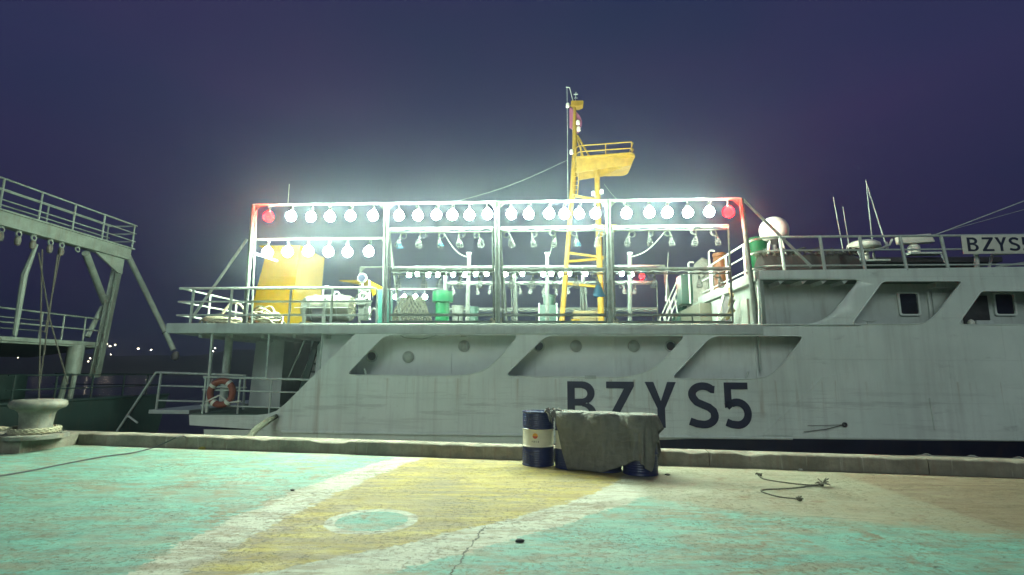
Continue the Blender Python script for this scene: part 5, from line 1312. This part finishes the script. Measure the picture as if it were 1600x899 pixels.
ro = thing('bollard_rope', 'pale laid rope wound twice around the neck of the bollard', 'rope', (cb.x, cb.y, KH+.08), None, GM)
def laid_rope(center, r_, name, par, mat='rope'):
    """three strands twisted round a centre line"""
    C_ = [Vector(p) for p in center]
    for k_ in range(3):
        pts = []; L_ = 0
        for i, p in enumerate(C_):
            t = (C_[min(i+1, len(C_)-1)] - C_[max(i-1, 0)]).normalized(); a = t.cross(Vector((0,0,1))).normalized(); b2 = t.cross(a)
            if i: L_ += (C_[i]-C_[i-1]).length
            q_ = L_/(r_*6.5)*2*math.pi + k_*2.094
            pts.append(p + (a*math.cos(q_) + b2*math.sin(q_))*r_*.5)
        MB().tube(pts, r_*.56, 6).build(name, mat, par)
ctr = []
for i in range(241):
    q_ = -2.2 + i/240*4*math.pi; rr_ = rn*1.36 + .012*math.sin(q_*2)
    ctr.append((rr_*math.cos(q_), rr_*math.sin(q_), .035 + .075*i/240))
laid_rope(ctr, .038, 'strand', ro)
hk = ground(-4, 672, KH); o = thing('rope_eye', 'pale rope eye lying beside the bollard at the left edge', 'rope', (hk.x, hk.y, KH), None, GM)
laid_rope([(-.5+.05*i, .1*math.sin(i*.4), .08+.05*math.sin(i*.3)) for i in range(16)], .05, 'strand', o)
# oil drums
def drum(pos, label, lab=True, rot=0.0):
    o = thing('oil_drum', label, 'drum', pos, 'oil drums on the quay', GM); o.rotation_euler.z = rot
    Rd, Hd = .262, .885
    def ribs(z0_, z1_, n):
        pr = []
        for i in range(n):
            z_ = z0_ + (z1_-z0_)*i/n; dz = (z1_-z0_)/n
            pr += [(Rd, z_), (Rd+.006, z_+dz*.3), (Rd+.006, z_+dz*.55), (Rd, z_+dz*.85)]
        return pr
    z1_, z2_ = .315, .60
    MB().lathe([(Rd-.02,0),(Rd+.008,.004),(Rd+.010,.016),(Rd+.004,.028),(Rd,.034)] + ribs(.05, .26, 6) + [(Rd, .28),(Rd,z1_-.01),(Rd+.014,z1_)], n=48).build('lower_shell', 'drum_blue', o, angle=60)
    MB().lathe([(Rd+.013,z1_+.001),(Rd+.002,z1_+.02),(Rd,z1_+.03),(Rd,z2_-.03),(Rd+.002,z2_-.02),(Rd+.013,z2_-.001)], n=48).build('label_band', 'drum_white', o, angle=60) if lab else MB().lathe([(Rd+.013,z1_+.001),(Rd+.002,z1_+.02),(Rd,z1_+.03),(Rd,z2_-.03),(Rd+.002,z2_-.02),(Rd+.013,z2_-.001)], n=48).build('middle_shell', 'drum_blue', o, angle=60)
    MB().lathe([(Rd+.014,z2_),(Rd,z2_+.01),(Rd,z2_+.03)] + ribs(.64, .84, 6) + [(Rd,.855),(Rd+.004,.862),(Rd+.010,.87),(Rd+.010,.882),(Rd+.002,Hd),(Rd-.008,.88),(Rd-.012,.868),(0,.866)], n=48).build('upper_shell', 'drum_blue', o, angle=60)
    if lab:
        def onband(pts2, nm, mat, lift):
            # flat print wrapped on the band: (arc length, height)
            vs = [((Rd+lift)*math.sin(x_/Rd), -(Rd+lift)*math.cos(x_/Rd), z_) for x_, z_ in pts2]
            MB().add(vs, [tuple(range(len(vs)))]).build(nm, mat, o, smooth=False)
        cz_ = .495; r_ = .045
        onband([(r_*math.cos(2*math.pi*i/20), cz_+r_*math.sin(2*math.pi*i/20)) for i in range(20)], 'logo_disc', 'logo_yellow', .003)
        onband([(r_*.95*math.cos(q_), cz_+r_*.95*math.sin(q_)) for q_ in np.linspace(math.pi*1.02, math.pi*1.98, 12)], 'logo_mark', 'logo_red', .006)
        for k_ in range(5):
            q_ = math.pi*(.5+(k_-2)*.17); onband([(r_*.35*math.cos(q_-.15), cz_+r_*.35*math.sin(q_-.15)), (r_*.35*math.cos(q_+.15), cz_+r_*.35*math.sin(q_+.15)), (r_*.86*math.cos(q_), cz_+r_*.86*math.sin(q_))], 'logo_ray', 'logo_red', .006)
        # four small characters under the emblem
        S4 = {0: [((-.4,.5),(.4,.5)),((0,.9),(0,-.8)),((-.4,-.1),(.4,-.1)),((-.4,.5),(-.4,-.1)),((.4,.5),(.4,-.1))],
              1: [((-.5,.8),(.5,.8)),((-.5,-.8),(.5,-.8)),((-.5,.8),(-.5,-.8)),((.5,.8),(.5,-.8)),((-.3,.4),(.3,.4)),((-.3,0),(.3,0)),((-.3,-.4),(.3,-.4)),((0,.4),(0,-.4))],
              2: [((-.5,.8),(.5,.8)),((0,.8),(-.5,-.2)),((-.2,.1),(.4,.1)),((-.2,.1),(-.2,-.8)),((.4,.1),(.4,-.8)),((-.2,-.8),(.4,-.8))],
              3: [((-.5,.6),(-.35,.4)),((-.5,0),(-.35,-.2)),((-.5,-.8),(-.3,-.4)),((-.1,.5),(.5,.5)),((-.1,-.8),(.5,-.8)),((-.1,.5),(-.1,-.8)),((.5,.5),(.5,-.8)),((.2,.9),(.2,-.8)),((-.1,-.1),(.5,-.1))]}
        for k_ in range(4):
            cx_, cz2, sc_ = (k_-1.5)*.034, .405, .016
            m_ = MB()
            for (a, b2) in S4[k_]:
                a, b2 = Vector(a)*sc_, Vector(b2)*sc_; t = (b2-a).normalized(); nn = Vector((-t.y, t.x))*.0016
                qd = [a+nn, b2+nn, b2-nn, a-nn]
                m_.add([((Rd+.004)*math.sin((cx_+p.x)/Rd), -(Rd+.004)*math.cos((cx_+p.x)/Rd), cz2+p.y) for p in qd], [(0,1,2,3)])
            m_.build('printed_character', 'navy_print', o, smooth=False)
    MB().lathe([(.028,.866),(.028,.876),(.02,.88),(0,.88)], (.15,.08,0), 12).build('bung', 'dark_metal', o)
    return o
DR0 = ground(841, 726); DR3 = ground(1001, 740)
drum((DR0.x, DR0.y, 0), 'blue oil drum with white label band, left of the tarpaulin', True, R(-14))
for i, t in enumerate((.345, .67, 1.0)):
    p = DR0.lerp(DR3, t); drum((p.x, p.y, 0), ['blue drum hidden behind the left end of the tarpaulin', 'dark blue drum under the middle of the tarpaulin', 'dark blue drum foot showing below the right end of the tarpaulin'][i], i == 0, R(40*i))
# tarpaulin over the drums
ax = (DR3 - DR0); ax.z = 0; ax.normalize(); ay = Vector((-ax.y, ax.x, 0))
pA, pB = DR0.lerp(DR3, .31), DR3
Lh = (pB - pA).length / 2; mc = (pA + pB) / 2; rt = .285
tp_ = thing('tarpaulin', 'grey tarpaulin draped over a row of oil drums on the quay', 'tarpaulin', (mc.x, mc.y, 0), None, Matrix.Identity(4))
cyl = [((DR0.lerp(DR3, t) - mc).dot(ax), (DR0.lerp(DR3, t) - mc).dot(ay)) for t in (.345, .67, 1.0)]
def drape():
    """cloth sheet let fall over the three drums: position-based relaxation on a grid"""
    d = 0.034; x0_, x1_ = cyl[0][0] - .30, cyl[-1][0] + .52; y0_, y1_ = -1.02, .78
    nx, ny = int((x1_ - x0_)/d) + 1, int((y1_ - y0_)/d) + 1
    gx, gy = np.meshgrid(np.linspace(x0_, x1_, nx), np.linspace(y0_, y1_, ny), indexing='ij')
    short = 1 - .21*np.clip((gx - cyl[1][0] - .05)/.55, 0, 1); gy = np.where(gy < 0, gy*short, gy)   # hem cut shorter at the right
    fr = np.clip((-gy - .2)/.8, 0, 1); lf = np.clip((cyl[1][0] + .1 - gx)/(cyl[1][0] + .1 - x0_), 0, 1)
    gx = gx + .36*fr*lf                                  # the sheet's left edge runs slantwise
    RST = np.stack([gx, gy], -1)
    rs = np.random.RandomState(3)
    gx = cyl[1][0] + (gx - cyl[1][0])*.95              # a little slack, so that it folds
    P = np.stack([gx, gy, np.full_like(gx, .925) + rs.rand(nx, ny)*.012], -1); V = np.zeros_like(P)
    sx_, sy_ = (x1_-x0_)/(nx-1), (y1_-y0_)/(ny-1); sd = math.hypot(sx_, sy_)
    pairs = []
    def add(a, b_, L, k):
        A, B = RST[a], RST[b_]; m0, m1 = min(A.shape[0], B.shape[0]), min(A.shape[1], B.shape[1])
        pairs.append((a, b_, np.sqrt(((A[:m0, :m1] - B[:m0, :m1])**2).sum(-1, keepdims=True)), k))
    for o in (0, 1):
        add((slice(o, nx-1, 2), slice(None)), (slice(o+1, nx, 2), slice(None)), sx_, 1.0)
        add((slice(None), slice(o, ny-1, 2)), (slice(None), slice(o+1, ny, 2)), sy_, 1.0)
    for o in (0, 1):
        add((slice(o, nx-1, 2), slice(0, ny-1)), (slice(o+1, nx, 2), slice(1, ny)), sd, .35)
        add((slice(o, nx-1, 2), slice(1, ny)), (slice(o+1, nx, 2), slice(0, ny-1)), sd, .35)
    for o in range(4):
        add((slice(o, nx-2, 4), slice(None)), (slice(o+2, nx, 4), slice(None)), 2*sx_, .06)
        add((slice(None), slice(o, ny-2, 4)), (slice(None), slice(o+2, ny, 4)), 2*sy_, .06)
    dt = 1/40; RD, HT = .290, .905
    for step in range(130):
        V *= .93; V[..., 2] -= 9.8*dt; Q = P + V*dt
        for it in range(14):
            for a, b_, L, k in pairs:
                A, B = Q[a], Q[b_]
                m0, m1 = min(A.shape[0], B.shape[0]), min(A.shape[1], B.shape[1])
                A, B = A[:m0, :m1], B[:m0, :m1]
                D = B - A; l = np.sqrt((D*D).sum(-1, keepdims=True)) + 1e-9
                C_ = D*((l - L)/l)*(.5*k); A += C_; B -= C_
            if it % 2 == 1:
                for cx_, cy_ in cyl:
                    dx_, dy_ = Q[..., 0]-cx_, Q[..., 1]-cy_; r_ = np.sqrt(dx_*dx_+dy_*dy_)+1e-9
                    ins = (r_ < RD) & (Q[..., 2] < HT)
                    was = (P[..., 2] > HT-.012) & ((P[..., 0]-cx_)**2 + (P[..., 1]-cy_)**2 < RD*RD)
                    up = ins & (was | ((HT - Q[..., 2]) < (RD - r_))); sd_ = ins & ~up
                    Q[..., 2][up] = HT; Q[..., 0][up] = P[..., 0][up]; Q[..., 1][up] = P[..., 1][up]   # held by friction
                    f = RD/r_; Q[..., 0][sd_] = (cx_+dx_*f)[sd_]; Q[..., 1][sd_] = (cy_+dy_*f)[sd_]
                np.maximum(Q[..., 2], .012, out=Q[..., 2])
        on = (Q[..., 2] > HT-.01) | (Q[..., 2] < .02)
        V = (Q - P)/dt; V[on] *= .25; P = Q
    return P
DP = drape(); nx, ny = DP.shape[:2]
m_ = MB().add([tuple(p) for p in DP.reshape(-1, 3)], [(i*ny+j, i*ny+j+1, (i+1)*ny+j+1, (i+1)*ny+j) for i in range(nx-1) for j in range(ny-1)])
to = m_.build('sheet', 'tarpaulin', tp_, angle=180)
to.rotation_euler.z = math.atan2(ax.y, ax.x)
to.modifiers.new('smooth', 'SUBSURF').render_levels = 1
so = to.modifiers.new('thick', 'SOLIDIFY'); so.thickness = .006
# bunched knot at the left top corner
kn = thing('rope_lashing', 'bunched knot of tarpaulin at its upper left corner', 'lashing', GM @ (pA - ax*(rt*.95) + Vector((0,0,.88)) - ay*.12), None, GM)
for k2 in range(9):
    rnd = random.Random(k2); q0 = rnd.uniform(-.3, .3)
    pts = [Vector((.0+.025*k2-.08, -.03*math.sin(k2), .0)), Vector((.02+.028*k2-.08, -.06, .045+.012*math.sin(k2*2))), Vector((.03+.03*k2-.06, -.13, -.02)), Vector((.04+.034*k2-.05, -.16, -.14-.03*math.sin(k2*1.7)))]
    MB().tube(pts, [.022, .028, .022, .008], 7).build('fold', 'tarpaulin', kn)
# cable along the quay from the left
pts = [ground(-40, 750, .015), ground(40, 737, .015), ground(100, 725, .015), ground(160, 714, .015), ground(205, 708, .02), ground(235, 701, .05), ground(258, 692, .14)]
e1 = ground(275, 684, KH+.02); pts += [e1, ground(286, 681.5, KH+.015), ground(290, 683, KH+.01)]
def smooth_pts(P, n=8):
    P = [Vector(p) for p in P]; out_ = []
    for i in range(len(P)-1):
        p0, p1, p2, p3 = P[max(0,i-1)], P[i], P[i+1], P[min(len(P)-1,i+2)]
        for k_ in range(n):
            t = k_/n; out_.append(.5*((2*p1)+(p2-p0)*t+(2*p0-5*p1+4*p2-p3)*t*t+(3*p1-p0-3*p2+p3)*t**3))
    return out_ + [P[-1]]
tag(MB().tube(smooth_pts(pts), .013, 6).build('shore_cable', 'cable_black'), 'thin dark cable running over the painted quay and up on the kerb at the left', 'cable')
# rope scrap at the right
o = thing('rope_scrap', 'frayed dark rope folded in a Z on the quay, right', 'rope', ground(1240, 765), None, GM); ob = ground(1240, 765)
pts = smooth_pts([ground(1186, 744, .03), ground(1195, 749, .02), ground(1225, 754, .02), ground(1262, 758, .02), ground(1285, 757, .02), ground(1240, 763, .02), ground(1200, 765, .02), ground(1190, 768, .02), ground(1215, 776, .02), ground(1248, 780, .025)], 10)
laid_rope([p - ob for p in pts], .011, 'strand', o, 'rope_dark')
m_ = MB(); rnd = random.Random(3)
for cpt, cnt, s_ in ((ground(1187, 743, .04), 8, .06), (ground(1249, 780, .03), 9, .05), (ground(1285, 756, .04), 16, .10)):
    for k2 in range(cnt):
        d = Vector((rnd.uniform(-1,1), rnd.uniform(-.6,.6), rnd.uniform(0,.7)))*s_
        m_.tube([cpt-ob, cpt-ob+d*.6+Vector((0,0,.01)), cpt-ob+d], .006, 4)
m_.build('frayed_ends', 'rope_dark', o)
for c_, r_ in ((ground(1187, 742, .03), .035), (ground(1249, 780, .03), .035), (ground(1283, 757, .03), .04)):
    MB().torus(c_-ob, r_*.6, .013, (.4,.5,.7), 12, 6).build('knot', 'rope_dark', o)
MB().tube(smooth_pts([ground(1281, 756, .02)-ob, ground(1281, 755, .14)-ob, ground(1287, 755, .20)-ob, ground(1293, 756, .10)-ob, ground(1296, 757, .01)-ob], 6), .006, 5).build('wire_loop', 'rope_dark', o)
MB().tube(smooth_pts([ground(1277, 757, .02)-ob, ground(1283, 756, .10)-ob, ground(1294, 757, .16)-ob, ground(1297, 758, .05)-ob], 6), .006, 5).build('wire_loop', 'rope_dark', o)
# stones and litter
def stone(px, py, s_, mat, label, cat='stone', name='stone'):
    p = ground(px, py); rnd = random.Random(int(px)); bm = bmesh.new(); bmesh.ops.create_icosphere(bm, subdivisions=2, radius=1)
    for v_ in bm.verts: v_.co *= 1+.3*mnoise.noise(v_.co*1.3+Vector((px,0,0))); v_.co.z *= .55; v_.co.x *= 1.4
    me = bpy.data.meshes.new(name); bm.to_mesh(me); bm.free(); o = finish(me, name, mat, None, True, 180)
    o.location = (p.x, p.y, s_*.4); o.scale = (s_,)*3; o.rotation_euler.z = rnd.uniform(0, 3)
    tag(o, label, cat)
stone(812, 847, .030, 'rubber', 'small black lump on the white curve near the camera')
stone(1043, 743, .03, 'rock', 'small dark stone on the quay right of the tarpaulin')
stone(1251, 735, .028, 'canister_white', 'tiny white pebble below the kerb above the rope scrap')
stone(316, 702, .05, 'gold_scrap', 'crumpled yellow scrap lying against the kerb at the left', 'litter', 'litter_scrap')
stone(457, 767, .025, 'rock', 'tiny dark pebble on the left white curve')
# fender floating off the kerb, right
fa, fb2 = ground(1345, 722, -.12), ground(1572, 728, -.12)
fpos = KERB @ Vector(((KERBI @ ground(1470, 712, 0)).x, 1.25, -.30))
fo_ = tag(empty('dock_fender', None, Matrix.Translation(fpos) @ Matrix.Rotation(KERB_YAW - R(3), 4, 'Z')), 'grey cylindrical dock fender floating between kerb and hull at the right', 'fender')
MB().lathe([(0,-1.35),(.14,-1.3),(.36,-1.05),(.42,-.8),(.42,.8),(.36,1.05),(.14,1.3),(0,1.35)], n=28, axis='x').build('body', 'rubber', fo_)
for x_ in (-.7, 0, .7): MB().torus((x_,0,0), .43, .02, (1,0,0), 28, 6).build('chain_band', 'dark_metal', fo_)

# ================================================================== AIR
m, nt, b = nodes('haze_air'); nt.nodes.remove(b)
pv = N(nt, 'ShaderNodeVolumePrincipled', Density=HAZE, Anisotropy=0.90); pv.inputs['Color'].default_value = (0.76, 0.88, 1.0, 1)
nt.links.new(pv.outputs[0], nt.nodes['Material Output'].inputs['Volume'])
hz_ = MB().box((-450, -62, -3.2), (450, 350, 20.0)).build('haze', 'haze_air', smooth=False); tag(hz_, kind='stuff')
